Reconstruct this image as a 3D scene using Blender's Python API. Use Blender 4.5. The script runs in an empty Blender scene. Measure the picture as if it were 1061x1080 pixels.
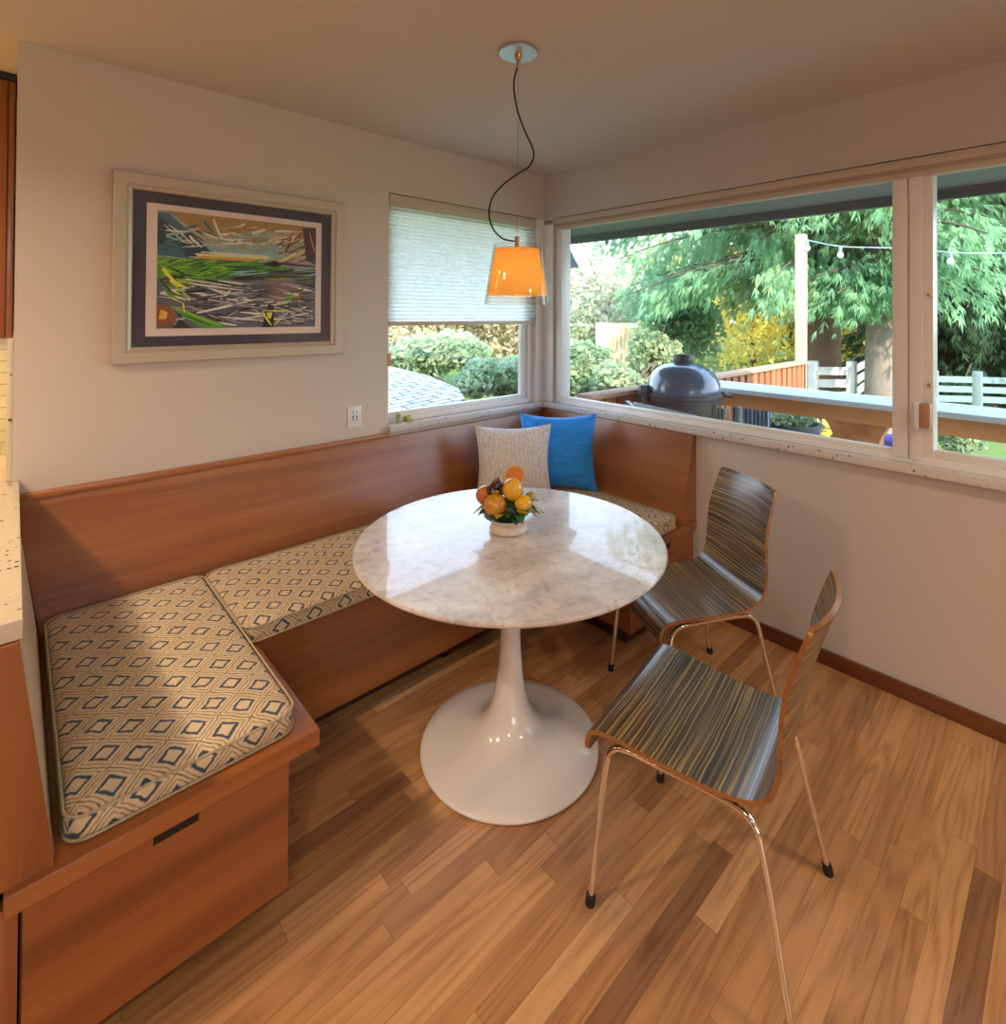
import bpy, bmesh, math, random
import numpy as np
from mathutils import Vector, Matrix, noise as mnoise
random.seed(7); rng = np.random.default_rng(11)
PI = math.pi
scene = bpy.context.scene
COL = scene.collection

# ------------------------------------------------------------------ camera
CX, CY, F = 550.5733, 325.1486, 564.0943
CAM = Vector((-2.5801, -2.5093, 1.5186)); YAW, PITCH, ROLL = .8113, .009, .0055
fw = Vector((math.cos(YAW)*math.cos(PITCH), math.sin(YAW)*math.cos(PITCH), math.sin(PITCH)))
r0 = Vector((math.sin(YAW), -math.cos(YAW), 0)); u0 = r0.cross(fw)
rt = math.cos(ROLL)*r0 + math.sin(ROLL)*u0; up = -math.sin(ROLL)*r0 + math.cos(ROLL)*u0
cd = bpy.data.cameras.new('camera'); cam = bpy.data.objects.new('camera', cd); COL.objects.link(cam)
M = Matrix((rt, up, -fw)).transposed().to_4x4(); M.translation = CAM; cam.matrix_world = M
cd.sensor_fit = 'HORIZONTAL'; cd.sensor_width = 36; cd.lens = F*36/1080
cd.sensor_fit = 'VERTICAL'; cd.sensor_height = 36
cd.shift_x = (530.5-CX)/1080; cd.shift_y = -(540-CY)/1080
cd.clip_start = .02; cd.clip_end = 300
scene.camera = cam
def at(px, py, d):
    return CAM + d*(fw + (px-CX)/F*rt - (py-CY)/F*up)
R2 = Vector((rt.x, rt.y, 0)).normalized(); F2 = Vector((fw.x, fw.y, 0)).normalized()

# ------------------------------------------------------------------ materials
def new_mat(name):
    m = bpy.data.materials.new(name); m.use_nodes = True
    return m, m.node_tree, m.node_tree.nodes['Principled BSDF']
def nd(nt, t, **kw):
    n = nt.nodes.new(t)
    for k, v in kw.items():
        if k.startswith('_'): setattr(n, k[1:], v)
        else:
            s = n.inputs[int(k[1:])] if k[0] == 'i' and k[1:].isdigit() else n.inputs[k.replace('__', ' ')]
            if isinstance(v, bpy.types.NodeSocket): nt.links.new(v, s)
            else: s.default_value = v
    return n
def math_(nt, op, a, b=0.0, c=None):
    n = nd(nt, 'ShaderNodeMath', _operation=op, i0=a, i1=b)
    if c is not None:
        if isinstance(c, bpy.types.NodeSocket): nt.links.new(c, n.inputs[2])
        else: n.inputs[2].default_value = c
    return n.outputs[0]
def ramp(nt, fac, stops, interp='LINEAR'):
    n = nt.nodes.new('ShaderNodeValToRGB'); e = n.color_ramp.elements; n.color_ramp.interpolation = interp
    while len(e) < len(stops): e.new(.5)
    for el, (p, c) in zip(e, stops): el.position = p; el.color = (*c, 1) if len(c) == 3 else c
    nt.links.new(fac, n.inputs[0]); return n.outputs[0]
def mix(nt, fac, a, b, blend='MIX'):
    n = nt.nodes.new('ShaderNodeMix'); n.data_type = 'RGBA'; n.blend_type = blend
    for s, v in ((n.inputs[0], fac), (n.inputs[6], a), (n.inputs[7], b)):
        if isinstance(v, bpy.types.NodeSocket): nt.links.new(v, s)
        else: s.default_value = v if not isinstance(v, tuple) or len(v) == 4 else (*v, 1)
    return n.outputs[2]
def srgb(r, g, b):
    f = lambda c: (c/255/12.92) if c/255 <= .04045 else ((c/255+.055)/1.055)**2.4
    return (f(r), f(g), f(b))
def flat(name, c, rough=.5, metal=0, coat=0, bump=0, bscale=200, **kw):
    m, nt, b = new_mat(name)
    b.inputs['Roughness'].default_value = rough; b.inputs['Metallic'].default_value = metal
    b.inputs['Coat Weight'].default_value = coat; b.inputs['Coat Roughness'].default_value = .06
    n = nd(nt, 'ShaderNodeTexNoise', Scale=kw.get('scale', 6.0), Detail=4.0)
    g = nd(nt, 'ShaderNodeNewGeometry').outputs['Position'] if kw.get('world', True) else nd(nt, 'ShaderNodeTexCoord').outputs['Object']
    nt.links.new(g, n.inputs['Vector'])
    v = kw.get('var', .06)
    col = mix(nt, n.outputs[0], tuple(x*(1-v) for x in c), tuple(min(1, x*(1+v)) for x in c))
    nt.links.new(col, b.inputs['Base Color'])
    if bump:
        n2 = nd(nt, 'ShaderNodeTexNoise', Scale=float(bscale), Detail=3.0); nt.links.new(g, n2.inputs['Vector'])
        bp = nd(nt, 'ShaderNodeBump', Strength=bump, Distance=.002, Height=n2.outputs[0]); nt.links.new(bp.outputs[0], b.inputs['Normal'])
    return m
def wood(name, axis, dark, mid, light, rough=.32, coat=.25, space='world', grain=16., seed=0.):
    m, nt, b = new_mat(name)
    g = nd(nt, 'ShaderNodeNewGeometry').outputs['Position'] if space == 'world' else nd(nt, 'ShaderNodeTexCoord').outputs['Object']
    sc = [grain]*3; sc[axis] = .9
    mp = nd(nt, 'ShaderNodeMapping', Vector=g, Scale=sc, Location=(seed, seed*.7, seed*.3)).outputs[0]
    n1 = nd(nt, 'ShaderNodeTexNoise', Vector=mp, Scale=.55, Detail=5.0, Distortion=.6).outputs[0]
    sc2 = [grain*9]*3; sc2[axis] = 3.
    mp2 = nd(nt, 'ShaderNodeMapping', Vector=g, Scale=sc2).outputs[0]
    n2 = nd(nt, 'ShaderNodeTexNoise', Vector=mp2, Scale=1., Detail=3.0).outputs[0]
    f = math_(nt, 'ADD', math_(nt, 'MULTIPLY', n1, .8), math_(nt, 'MULTIPLY', n2, .2))
    c = ramp(nt, f, [(.3, dark), (.5, mid), (.7, light)])
    nt.links.new(c, b.inputs['Base Color']); b.inputs['Roughness'].default_value = rough
    b.inputs['Coat Weight'].default_value = coat; b.inputs['Coat Roughness'].default_value = .2
    return m
def floor_mat():
    m, nt, b = new_mat('oak_planks')
    g = nd(nt, 'ShaderNodeSeparateXYZ', Vector=nd(nt, 'ShaderNodeNewGeometry').outputs['Position'])
    x, y = g.outputs[0], g.outputs[1]
    W = .0585
    yr = math_(nt, 'DIVIDE', math_(nt, 'ADD', y, .012), W); row = math_(nt, 'FLOOR', yr)
    h1 = nd(nt, 'ShaderNodeTexWhiteNoise', _noise_dimensions='1D', W=row).outputs['Value']
    xs = math_(nt, 'DIVIDE', math_(nt, 'ADD', x, math_(nt, 'MULTIPLY', h1, 7.3)), .8); colm = math_(nt, 'FLOOR', xs)
    idv = nd(nt, 'ShaderNodeCombineXYZ', X=row, Y=colm)
    wn = nd(nt, 'ShaderNodeTexWhiteNoise', _noise_dimensions='3D', Vector=idv.outputs[0])
    tone = wn.outputs['Value']
    base = ramp(nt, tone, [(0, srgb(136, 99, 70)), (.05, srgb(164, 122, 82)), (.4, srgb(180, 137, 94)), (.8, srgb(191, 148, 103)), (1, srgb(198, 159, 116))])
    off = nd(nt, 'ShaderNodeVectorMath', _operation='SCALE', i0=wn.outputs['Color'], Scale=40.).outputs[0]
    p = nd(nt, 'ShaderNodeVectorMath', _operation='ADD', i0=nd(nt, 'ShaderNodeNewGeometry').outputs['Position'], i1=off).outputs[0]
    mp = nd(nt, 'ShaderNodeMapping', Vector=p, Scale=(1.5, 17., 1.)).outputs[0]
    nz_ = nd(nt, 'ShaderNodeTexNoise', Vector=mp, Scale=.62, Detail=1.5, Roughness=.45).outputs[0]
    wv = math_(nt, 'MULTIPLY_ADD', math_(nt, 'SINE', math_(nt, 'MULTIPLY', nz_, 62.)), .5, .5)
    mp2 = nd(nt, 'ShaderNodeMapping', Vector=p, Scale=(7., 260., 1.)).outputs[0]
    n2 = nd(nt, 'ShaderNodeTexNoise', Vector=mp2, Scale=1., Detail=3.0).outputs[0]
    grain = math_(nt, 'ADD', math_(nt, 'MULTIPLY', wv, .34), math_(nt, 'MULTIPLY', n2, .66))
    gc = ramp(nt, grain, [(.22, (.70, .63, .56)), (.42, (.95, .93, .91)), (.72, (1.10, 1.09, 1.07))])
    c = mix(nt, 1., base, gc, 'MULTIPLY')
    fy = math_(nt, 'FRACT', yr); fx = math_(nt, 'FRACT', xs)
    ey = math_(nt, 'MINIMUM', fy, math_(nt, 'SUBTRACT', 1., fy)); ex = math_(nt, 'MINIMUM', fx, math_(nt, 'SUBTRACT', 1., fx))
    s = math_(nt, 'MAXIMUM', math_(nt, 'LESS_THAN', ey, .012), math_(nt, 'LESS_THAN', ex, .0016))
    c = mix(nt, math_(nt, 'MULTIPLY', s, .38), c, srgb(70, 42, 24))
    nt.links.new(c, b.inputs['Base Color']); b.inputs['Roughness'].default_value = .36
    b.inputs['Coat Weight'].default_value = .25; b.inputs['Coat Roughness'].default_value = .22
    bp = nd(nt, 'ShaderNodeBump', Strength=.12, Distance=.002, Height=math_(nt, 'SUBTRACT', grain, math_(nt, 'MULTIPLY', s, 1.5))); nt.links.new(bp.outputs[0], b.inputs['Normal'])
    return m
def fabric_mat():
    m, nt, b = new_mat('ikat_diamond_fabric')
    uv = nd(nt, 'ShaderNodeTexCoord').outputs['UV']
    wob = nd(nt, 'ShaderNodeTexNoise', Vector=uv, Scale=38., Detail=2.0).outputs['Color']
    wob = nd(nt, 'ShaderNodeVectorMath', _operation='SCALE', i0=nd(nt, 'ShaderNodeVectorMath', _operation='SUBTRACT', i0=wob, i1=(.5, .5, .5)).outputs[0], Scale=.012).outputs[0]
    s = nd(nt, 'ShaderNodeSeparateXYZ', Vector=nd(nt, 'ShaderNodeVectorMath', _operation='ADD', i0=uv, i1=wob).outputs[0])
    U = math_(nt, 'DIVIDE', s.outputs[0], .110); V = math_(nt, 'DIVIDE', s.outputs[1], .108)
    def tri(v, o):   # distance to nearest integer + o
        return math_(nt, 'ABSOLUTE', math_(nt, 'SUBTRACT', math_(nt, 'FRACT', math_(nt, 'ADD', v, .5+o)), .5))
    du1, dv1 = tri(U, 0), tri(V, 0); du2, dv2 = tri(U, .5), tri(V, .5)
    L1 = math_(nt, 'ADD', math_(nt, 'MULTIPLY', du1, 1.), dv1); L2 = math_(nt, 'ADD', du2, dv2)
    sel = math_(nt, 'LESS_THAN', L1, L2)
    d = math_(nt, 'MINIMUM', L1, L2)          # 0..0.5 diamond distance
    adu = math_(nt, 'ADD', math_(nt, 'MULTIPLY', sel, du1), math_(nt, 'MULTIPLY', math_(nt, 'SUBTRACT', 1., sel), du2))
    adv = math_(nt, 'ADD', math_(nt, 'MULTIPLY', sel, dv1), math_(nt, 'MULTIPLY', math_(nt, 'SUBTRACT', 1., sel), dv2))
    n = nd(nt, 'ShaderNodeTexNoise', Vector=uv, Scale=60., Detail=3.0).outputs[0]
    dd = math_(nt, 'ADD', d, math_(nt, 'MULTIPLY', math_(nt, 'SUBTRACT', n, .5), .055))
    cream = (.72, .60, .43); blue = (.035, .085, .14); olive = (.20, .19, .10); tan = (.26, .18, .09)
    c = ramp(nt, dd, [(0, cream), (.165, cream), (.195, blue), (.255, blue), (.285, cream), (.355, cream), (.385, tan), (.412, cream), (.472, cream), (.490, olive), (.5, olive)])
    # hexagonal outline: vertical joints left and right of each diamond
    big = nd(nt, 'ShaderNodeTexNoise', Vector=uv, Scale=7., Detail=2.0).outputs[0]
    c = mix(nt, math_(nt, 'MULTIPLY', big, .35), c, (.55, .42, .27), 'MULTIPLY')
    c = mix(nt, 1., c, ramp(nt, n, [(.2, (.85, .84, .82)), (.8, (1.08, 1.07, 1.05))]), 'MULTIPLY')
    nt.links.new(c, b.inputs['Base Color']); b.inputs['Roughness'].default_value = .85
    b.inputs['Sheen Weight'].default_value = .15
    wv = nd(nt, 'ShaderNodeTexNoise', Vector=uv, Scale=600., Detail=1.0).outputs[0]
    bp = nd(nt, 'ShaderNodeBump', Strength=.15, Distance=.002, Height=wv); nt.links.new(bp.outputs[0], b.inputs['Normal'])
    return m
def zebra_mat():
    m, nt, b = new_mat('zebrawood_veneer')
    s = nd(nt, 'ShaderNodeSeparateXYZ', Vector=nd(nt, 'ShaderNodeTexCoord').outputs['UV'])
    wob = nd(nt, 'ShaderNodeTexNoise', Vector=nd(nt, 'ShaderNodeTexCoord').outputs['UV'], Scale=7., Detail=3.0).outputs[0]
    v = math_(nt, 'ADD', s.outputs[1], math_(nt, 'MULTIPLY', wob, .011))
    vec = nd(nt, 'ShaderNodeCombineXYZ', X=math_(nt, 'MULTIPLY', s.outputs[0], 1.2), Y=math_(nt, 'MULTIPLY', v, 185.)).outputs[0]
    n1 = nd(nt, 'ShaderNodeTexNoise', Vector=vec, Scale=1., Detail=2.0, Roughness=.6).outputs[0]
    vec2 = nd(nt, 'ShaderNodeCombineXYZ', X=math_(nt, 'MULTIPLY', s.outputs[0], 3.), Y=math_(nt, 'MULTIPLY', v, 520.)).outputs[0]
    n2 = nd(nt, 'ShaderNodeTexNoise', Vector=vec2, Scale=1., Detail=2.0).outputs[0]
    f = math_(nt, 'ADD', math_(nt, 'MULTIPLY', n1, .75), math_(nt, 'MULTIPLY', n2, .25))
    c = ramp(nt, f, [(.38, (.030, .022, .018)), (.47, (.075, .055, .038)), (.52, (.16, .115, .06)), (.57, (.36, .245, .095)), (.66, (.48, .335, .14))])
    nt.links.new(c, b.inputs['Base Color']); b.inputs['Roughness'].default_value = .3
    b.inputs['Coat Weight'].default_value = .35; b.inputs['Coat Roughness'].default_value = .16
    return m
def marble_mat():
    m, nt, b = new_mat('carrara_marble')
    g = nd(nt, 'ShaderNodeNewGeometry').outputs['Position']
    w = nd(nt, 'ShaderNodeTexNoise', Vector=g, Scale=5., Detail=6.0, Distortion=1.2).outputs[0]
    w2 = nd(nt, 'ShaderNodeTexNoise', Vector=g, Scale=22., Detail=6.0, Distortion=.8).outputs[0]
    vein = math_(nt, 'ABSOLUTE', math_(nt, 'SUBTRACT', w2, .5))
    c1 = ramp(nt, w, [(.3, (.54, .51, .52)), (.5, (.65, .62, .62)), (.7, (.76, .74, .74))])
    w3 = nd(nt, 'ShaderNodeTexNoise', Vector=g, Scale=30., Detail=8.0, Roughness=.7, Distortion=.4).outputs[0]
    c2 = ramp(nt, w3, [(.34, (.72, .69, .67)), (.48, (.94, .93, .92)), (.6, (1, 1, 1))])
    c2 = mix(nt, 1., c2, ramp(nt, vein, [(0, (.90, .88, .87)), (.02, (1, 1, 1))]), 'MULTIPLY')
    c = mix(nt, 1., c1, c2, 'MULTIPLY')
    nt.links.new(c, b.inputs['Base Color']); b.inputs['Roughness'].default_value = .25
    b.inputs['Coat Weight'].default_value = .6; b.inputs['Coat Roughness'].default_value = .035; b.inputs['Coat IOR'].default_value = 1.42; b.inputs['Specular IOR Level'].default_value = .25
    return m
def quartz_mat(name, base):
    m, nt, b = new_mat(name)
    g = nd(nt, 'ShaderNodeNewGeometry').outputs['Position']
    v = nd(nt, 'ShaderNodeTexVoronoi', Vector=g, Scale=62.)
    cs = nd(nt, 'ShaderNodeSeparateColor', Color=v.outputs['Color'])
    dot = math_(nt, 'MULTIPLY', math_(nt, 'LESS_THAN', v.outputs['Distance'], math_(nt, 'MULTIPLY', cs.outputs[1], .34)), math_(nt, 'GREATER_THAN', cs.outputs[0], .62))
    n = nd(nt, 'ShaderNodeTexNoise', Vector=g, Scale=90., Detail=3.0).outputs[0]
    c = ramp(nt, n, [(.3, tuple(x*.9 for x in base)), (.7, base)])
    spk = mix(nt, cs.outputs[2], (.06, .045, .03), (.32, .25, .17))
    c = mix(nt, dot, c, spk)
    nt.links.new(c, b.inputs['Base Color']); b.inputs['Roughness'].default_value = .25
    return m
def glass_mat(name, tint=(1, 1, 1), ior=1.5, rough=0.0, dirt=0.):
    m = bpy.data.materials.new(name); m.use_nodes = True; nt = m.node_tree; nt.nodes.clear()
    o = nt.nodes.new('ShaderNodeOutputMaterial')
    f0 = ((ior-1)/(ior+1))**2
    lw = nd(nt, 'ShaderNodeLayerWeight', Blend=.5).outputs['Facing']
    fr = math_(nt, 'ADD', math_(nt, 'MULTIPLY', math_(nt, 'POWER', lw, 5.), 1-f0), f0)
    t = nd(nt, 'ShaderNodeBsdfTransparent', Color=(*tint, 1)); g = nd(nt, 'ShaderNodeBsdfGlossy', Roughness=rough)
    mx = nt.nodes.new('ShaderNodeMixShader'); nt.links.new(fr, mx.inputs[0]); nt.links.new(t.outputs[0], mx.inputs[1]); nt.links.new(g.outputs[0], mx.inputs[2])
    nt.links.new(mx.outputs[0], o.inputs[0]); return m
def translucent(name, c, tc, fac=.5, emit=None, es=0., pleat=None):
    m = bpy.data.materials.new(name); m.use_nodes = True; nt = m.node_tree; nt.nodes.clear()
    o = nt.nodes.new('ShaderNodeOutputMaterial')
    g = nd(nt, 'ShaderNodeNewGeometry').outputs['Position']
    n = nd(nt, 'ShaderNodeTexNoise', Vector=g, Scale=30., Detail=3.0).outputs[0]
    cc = mix(nt, n, tuple(x*.95 for x in c), tuple(min(1, x*1.04) for x in c))
    d = nd(nt, 'ShaderNodeBsdfDiffuse', Color=cc); t = nd(nt, 'ShaderNodeBsdfTranslucent', Color=(*tc, 1))
    mx = nt.nodes.new('ShaderNodeMixShader'); mx.inputs[0].default_value = fac
    nt.links.new(d.outputs[0], mx.inputs[1]); nt.links.new(t.outputs[0], mx.inputs[2]); out = mx.outputs[0]
    if emit:
        e = nd(nt, 'ShaderNodeEmission', Color=(*emit, 1), Strength=es)
        ad = nt.nodes.new('ShaderNodeAddShader'); nt.links.new(out, ad.inputs[0]); nt.links.new(e.outputs[0], ad.inputs[1]); out = ad.outputs[0]
    nt.links.new(out, o.inputs[0]); return m
def leaf_mat(name, cols, tr=.4, scale=1.6):
    m = bpy.data.materials.new(name); m.use_nodes = True; nt = m.node_tree; nt.nodes.clear()
    o = nt.nodes.new('ShaderNodeOutputMaterial')
    g = nd(nt, 'ShaderNodeNewGeometry').outputs['Position']
    n = nd(nt, 'ShaderNodeTexNoise', Vector=g, Scale=scale, Detail=6.0, Roughness=.75).outputs[0]
    k = len(cols); c = ramp(nt, n, [(.3+.4*i/(k-1), cc) for i, cc in enumerate(cols)])
    d = nd(nt, 'ShaderNodeBsdfDiffuse', Color=c); t = nd(nt, 'ShaderNodeBsdfTranslucent', Color=c)
    mx = nt.nodes.new('ShaderNodeMixShader'); mx.inputs[0].default_value = tr
    nt.links.new(d.outputs[0], mx.inputs[1]); nt.links.new(t.outputs[0], mx.inputs[2]); nt.links.new(mx.outputs[0], o.inputs[0]); return m
def brick_mat(name, c1, c2, mortar, scale, bw, rh, axes='xz', rough=.4, ms=.02, squash=1.):
    m, nt, b = new_mat(name)
    s = nd(nt, 'ShaderNodeSeparateXYZ', Vector=nd(nt, 'ShaderNodeNewGeometry').outputs['Position'])
    ix = {'x': 0, 'y': 1, 'z': 2}
    v = nd(nt, 'ShaderNodeCombineXYZ', X=s.outputs[ix[axes[0]]], Y=s.outputs[ix[axes[1]]]).outputs[0]
    t = nd(nt, 'ShaderNodeTexBrick', Vector=v, Color1=(*c1, 1), Color2=(*c2, 1), Mortar=(*mortar, 1), Scale=scale, **{'Mortar__Size': ms, 'Brick__Width': bw, 'Row__Height': rh})
    nt.links.new(t.outputs[0], b.inputs['Base Color']); b.inputs['Roughness'].default_value = rough; return m

CH = (srgb(108, 62, 28), srgb(141, 84, 41), srgb(162, 102, 54))
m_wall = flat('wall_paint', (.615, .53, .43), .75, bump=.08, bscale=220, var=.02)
m_wallb = flat('wall_paint_daylight_tint', (.57, .515, .46), .75, bump=.08, bscale=220, var=.02)  # cooler copy of the wall paint, window daylight put into the colour
m_ceil = flat('ceiling_paint', (.57, .525, .475), .8, var=.02)
m_white = flat('white_window_paint', (.82, .80, .77), .35, var=.02)
m_vinyl = flat('white_vinyl_frame', (.80, .78, .75), .3, var=.02)
m_floor = floor_mat()
m_woodx = wood('cherry_grain_lengthwise', 0, *CH)
m_woody = wood('cherry_grain_crosswise', 1, *CH)
m_woodz = wood('cherry_grain_upright', 2, *CH)
m_woodtrim = wood('cherry_edge', 0, srgb(140, 82, 38), srgb(165, 102, 52), srgb(182, 118, 64), grain=10)
m_base = wood('baseboard_wood', 1, srgb(84, 44, 24), srgb(108, 60, 34), srgb(125, 72, 42), grain=10)
m_kick = flat('dark_toe_kick', srgb(58, 30, 18), .6)
m_black = flat('recess_shade_black', (.006, .006, .007), .5)  # black colour standing in for the shade inside recesses
m_fabric = fabric_mat()
m_pipe = flat('piping_cord', (.42, .37, .27), .8, var=.35, scale=120)
m_zebra = zebra_mat(); m_ply = wood('plywood_edge', 1, srgb(118, 74, 38), srgb(148, 98, 54), srgb(165, 114, 68), space='object', grain=30)
m_chrome = flat('chrome', (.84, .82, .79), .1, metal=1, var=.01)
m_rubber = flat('black_rubber', (.01, .01, .01), .6)
m_marble = marble_mat(); m_enamel = flat('white_enamel', (.76, .75, .75), .12, coat=1, var=.01)
m_quartz = quartz_mat('speckled_quartz_sill', (.66, .64, .61)); m_quartzk = quartz_mat('speckled_quartz_counter', (.70, .60, .44))
m_glass = glass_mat('window_glass'); m_pglass = glass_mat('picture_glass', ior=1.55)
m_tile = brick_mat('cream_wall_tile', (.66, .60, .42), (.60, .55, .38), (.42, .37, .26), 1., .24, .05, 'xz', .2, .003)
m_shade = translucent('cellular_shade_fabric', (.84, .88, .88), (.96, 1., 1.), .78)
m_rail = flat('shade_rail_beige', srgb(198, 184, 166), .5)
m_brass = flat('brushed_brass', (.55, .36, .16), .3, metal=1)
m_canopy = flat('nickel_blue_reflection', (.55, .66, .72), .35, metal=.6)  # light blue of the reflection is put into the metal colour
m_cord = flat('black_cord', (.008, .008, .008), .5)
m_lshade = translucent('amber_lamp_shade', (.9, .55, .2), (1., .82, .46), .8, (1., .36, .05), .12)
m_lglass = glass_mat('clear_lamp_glass', (.98, .95, .93), 1.45)
m_bulb, nt_, b_ = new_mat('lamp_bulb'); b_.inputs['Emission Color'].default_value = (1, .7, .35, 1); b_.inputs['Emission Strength'].default_value = 6
m_frame = flat('champagne_frame', srgb(196, 182, 160), .38, metal=.25, var=.04)
m_mat = flat('navy_mat_board', srgb(62, 62, 78), .8)
m_mat2 = flat('pale_mat_board', srgb(240, 220, 206), .85)
m_plate = flat('white_plastic', (.76, .73, .69), .35, var=.02)
m_dark = flat('dark_slot', (.02, .018, .016), .6)
m_vent = flat('bronze_vent', srgb(92, 66, 48), .45, metal=.3)

# ------------------------------------------------------------------ mesh helpers
def box(bm, x0, x1, y0, y1, z0, z1, bevel=0., mi=0, seg=2):
    x0, x1 = sorted((x0, x1)); y0, y1 = sorted((y0, y1)); z0, z1 = sorted((z0, z1))
    vs = [bm.verts.new(p) for p in ((x0,y0,z0),(x1,y0,z0),(x1,y1,z0),(x0,y1,z0),(x0,y0,z1),(x1,y0,z1),(x1,y1,z1),(x0,y1,z1))]
    fs = [bm.faces.new([vs[i] for i in q]) for q in ((3,2,1,0),(4,5,6,7),(0,1,5,4),(1,2,6,5),(2,3,7,6),(3,0,4,7))]
    for f in fs: f.material_index = mi
    if bevel:
        es = list({e for f in fs for e in f.edges})
        r = bmesh.ops.bevel(bm, geom=es, offset=bevel, segments=seg, affect='EDGES', profile=.5)
        for f in r['faces']: f.material_index = mi
    return bm
def prism(bm, pts, axis, a0, a1, mi=0, bevel=0.):
    """extrude the polygon pts (2D in the other two axes, in order) along axis"""
    def P(p, a):
        q = list(p); q.insert(axis, a); return q
    A = [bm.verts.new(P(p, a0)) for p in pts]; B = [bm.verts.new(P(p, a1)) for p in pts]
    fs = [bm.faces.new(A[::-1]), bm.faces.new(B)]
    n = len(pts)
    for i in range(n): fs.append(bm.faces.new((A[i], A[(i+1) % n], B[(i+1) % n], B[i])))
    for f in fs: f.material_index = mi
    bmesh.ops.recalc_face_normals(bm, faces=fs)
    if bevel:
        r = bmesh.ops.bevel(bm, geom=list({e for f in fs for e in f.edges}), offset=bevel, segments=2, affect='EDGES', profile=.5)
        for f in r['faces']: f.material_index = mi
    return bm
def obox(bm, c, ax, ay, az, mi=0, bevel=0.):
    """oriented box: centre and three half-axis vectors"""
    c, ax, ay, az = map(Vector, (c, ax, ay, az))
    vs = [bm.verts.new(c + sx*ax + sy*ay + sz*az) for sz in (-1, 1) for sx, sy in ((-1,-1),(1,-1),(1,1),(-1,1))]
    fs = [bm.faces.new([vs[i] for i in q]) for q in ((3,2,1,0),(4,5,6,7),(0,1,5,4),(1,2,6,5),(2,3,7,6),(3,0,4,7))]
    for f in fs: f.material_index = mi
    bmesh.ops.recalc_face_normals(bm, faces=fs)
    if bevel: bmesh.ops.bevel(bm, geom=list({e for f in fs for e in f.edges}), offset=bevel, segments=2, affect='EDGES', profile=.5)
    return bm
def lathe(bm, prof, c=(0, 0, 0), seg=48, mi=0, cap=True):
    c = Vector(c); rings = []
    for r, z in prof:
        rings.append([bm.verts.new(c + Vector((r*math.cos(2*PI*k/seg), r*math.sin(2*PI*k/seg), z))) for k in range(seg)])
    fs = []
    for a, b in zip(rings, rings[1:]):
        for k in range(seg): fs.append(bm.faces.new((a[k], a[(k+1) % seg], b[(k+1) % seg], b[k])))
    if cap:
        fs.append(bm.faces.new(rings[0][::-1])); fs.append(bm.faces.new(rings[-1]))
    for f in fs: f.material_index = mi
    bmesh.ops.recalc_face_normals(bm, faces=fs)
    return bm
def smooth_path(pts, n=8, closed=False):
    pts = [Vector(p) for p in pts]; out = []
    N = len(pts); rngk = range(N if closed else N-1)
    for i in rngk:
        p0 = pts[(i-1) % N] if closed or i > 0 else pts[0]; p1 = pts[i]; p2 = pts[(i+1) % N]
        p3 = pts[(i+2) % N] if closed or i+2 < N else pts[-1]
        for k in range(n):
            t = k/n
            out.append(.5*((2*p1) + (p2-p0)*t + (2*p0-5*p1+4*p2-p3)*t*t + (3*p1-p0-3*p2+p3)*t**3))
    if not closed: out.append(pts[-1])
    return out
def tube(bm, pts, r, seg=12, closed=False, mi=0):
    pts = [Vector(p) for p in pts]; n = len(pts)
    rad = r if isinstance(r, (list, tuple)) else [r]*n
    tang = []
    for i in range(n):
        a = pts[(i-1) % n] if closed or i > 0 else pts[0]; b = pts[(i+1) % n] if closed or i < n-1 else pts[-1]
        t = (b-a); tang.append(t.normalized() if t.length > 1e-9 else Vector((0, 0, 1)))
    ref = Vector((0, 0, 1)) if abs(tang[0].z) < .9 else Vector((1, 0, 0))
    nrm = (ref - tang[0]*ref.dot(tang[0])).normalized(); rings = []
    for i in range(n):
        nrm = (nrm - tang[i]*nrm.dot(tang[i])).normalized(); bn = tang[i].cross(nrm)
        rings.append([bm.verts.new(pts[i] + rad[i]*(math.cos(2*PI*k/seg)*nrm + math.sin(2*PI*k/seg)*bn)) for k in range(seg)])
    fs = []
    for i in range(n if closed else n-1):
        a, b = rings[i], rings[(i+1) % n]
        for k in range(seg): fs.append(bm.faces.new((a[k], a[(k+1) % seg], b[(k+1) % seg], b[k])))
    if not closed: fs += [bm.faces.new(rings[0][::-1]), bm.faces.new(rings[-1])]
    for f in fs: f.material_index = mi
    bmesh.ops.recalc_face_normals(bm, faces=fs)
    return bm
def ball(bm, c, r, sub=3, scale=(1, 1, 1), rot=None, mi=0):
    res = bmesh.ops.create_icosphere(bm, subdivisions=sub, radius=r)
    mt = Matrix.Translation(c) @ (rot.to_4x4() if rot else Matrix.Identity(4)) @ Matrix.Diagonal((*scale, 1))
    for v in res['verts']: v.co = mt @ v.co
    for v in res['verts']:
        for f in v.link_faces: f.material_index = mi
    return res['verts']
def root_of(o):
    while o.parent: o = o.parent
    return o
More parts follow.
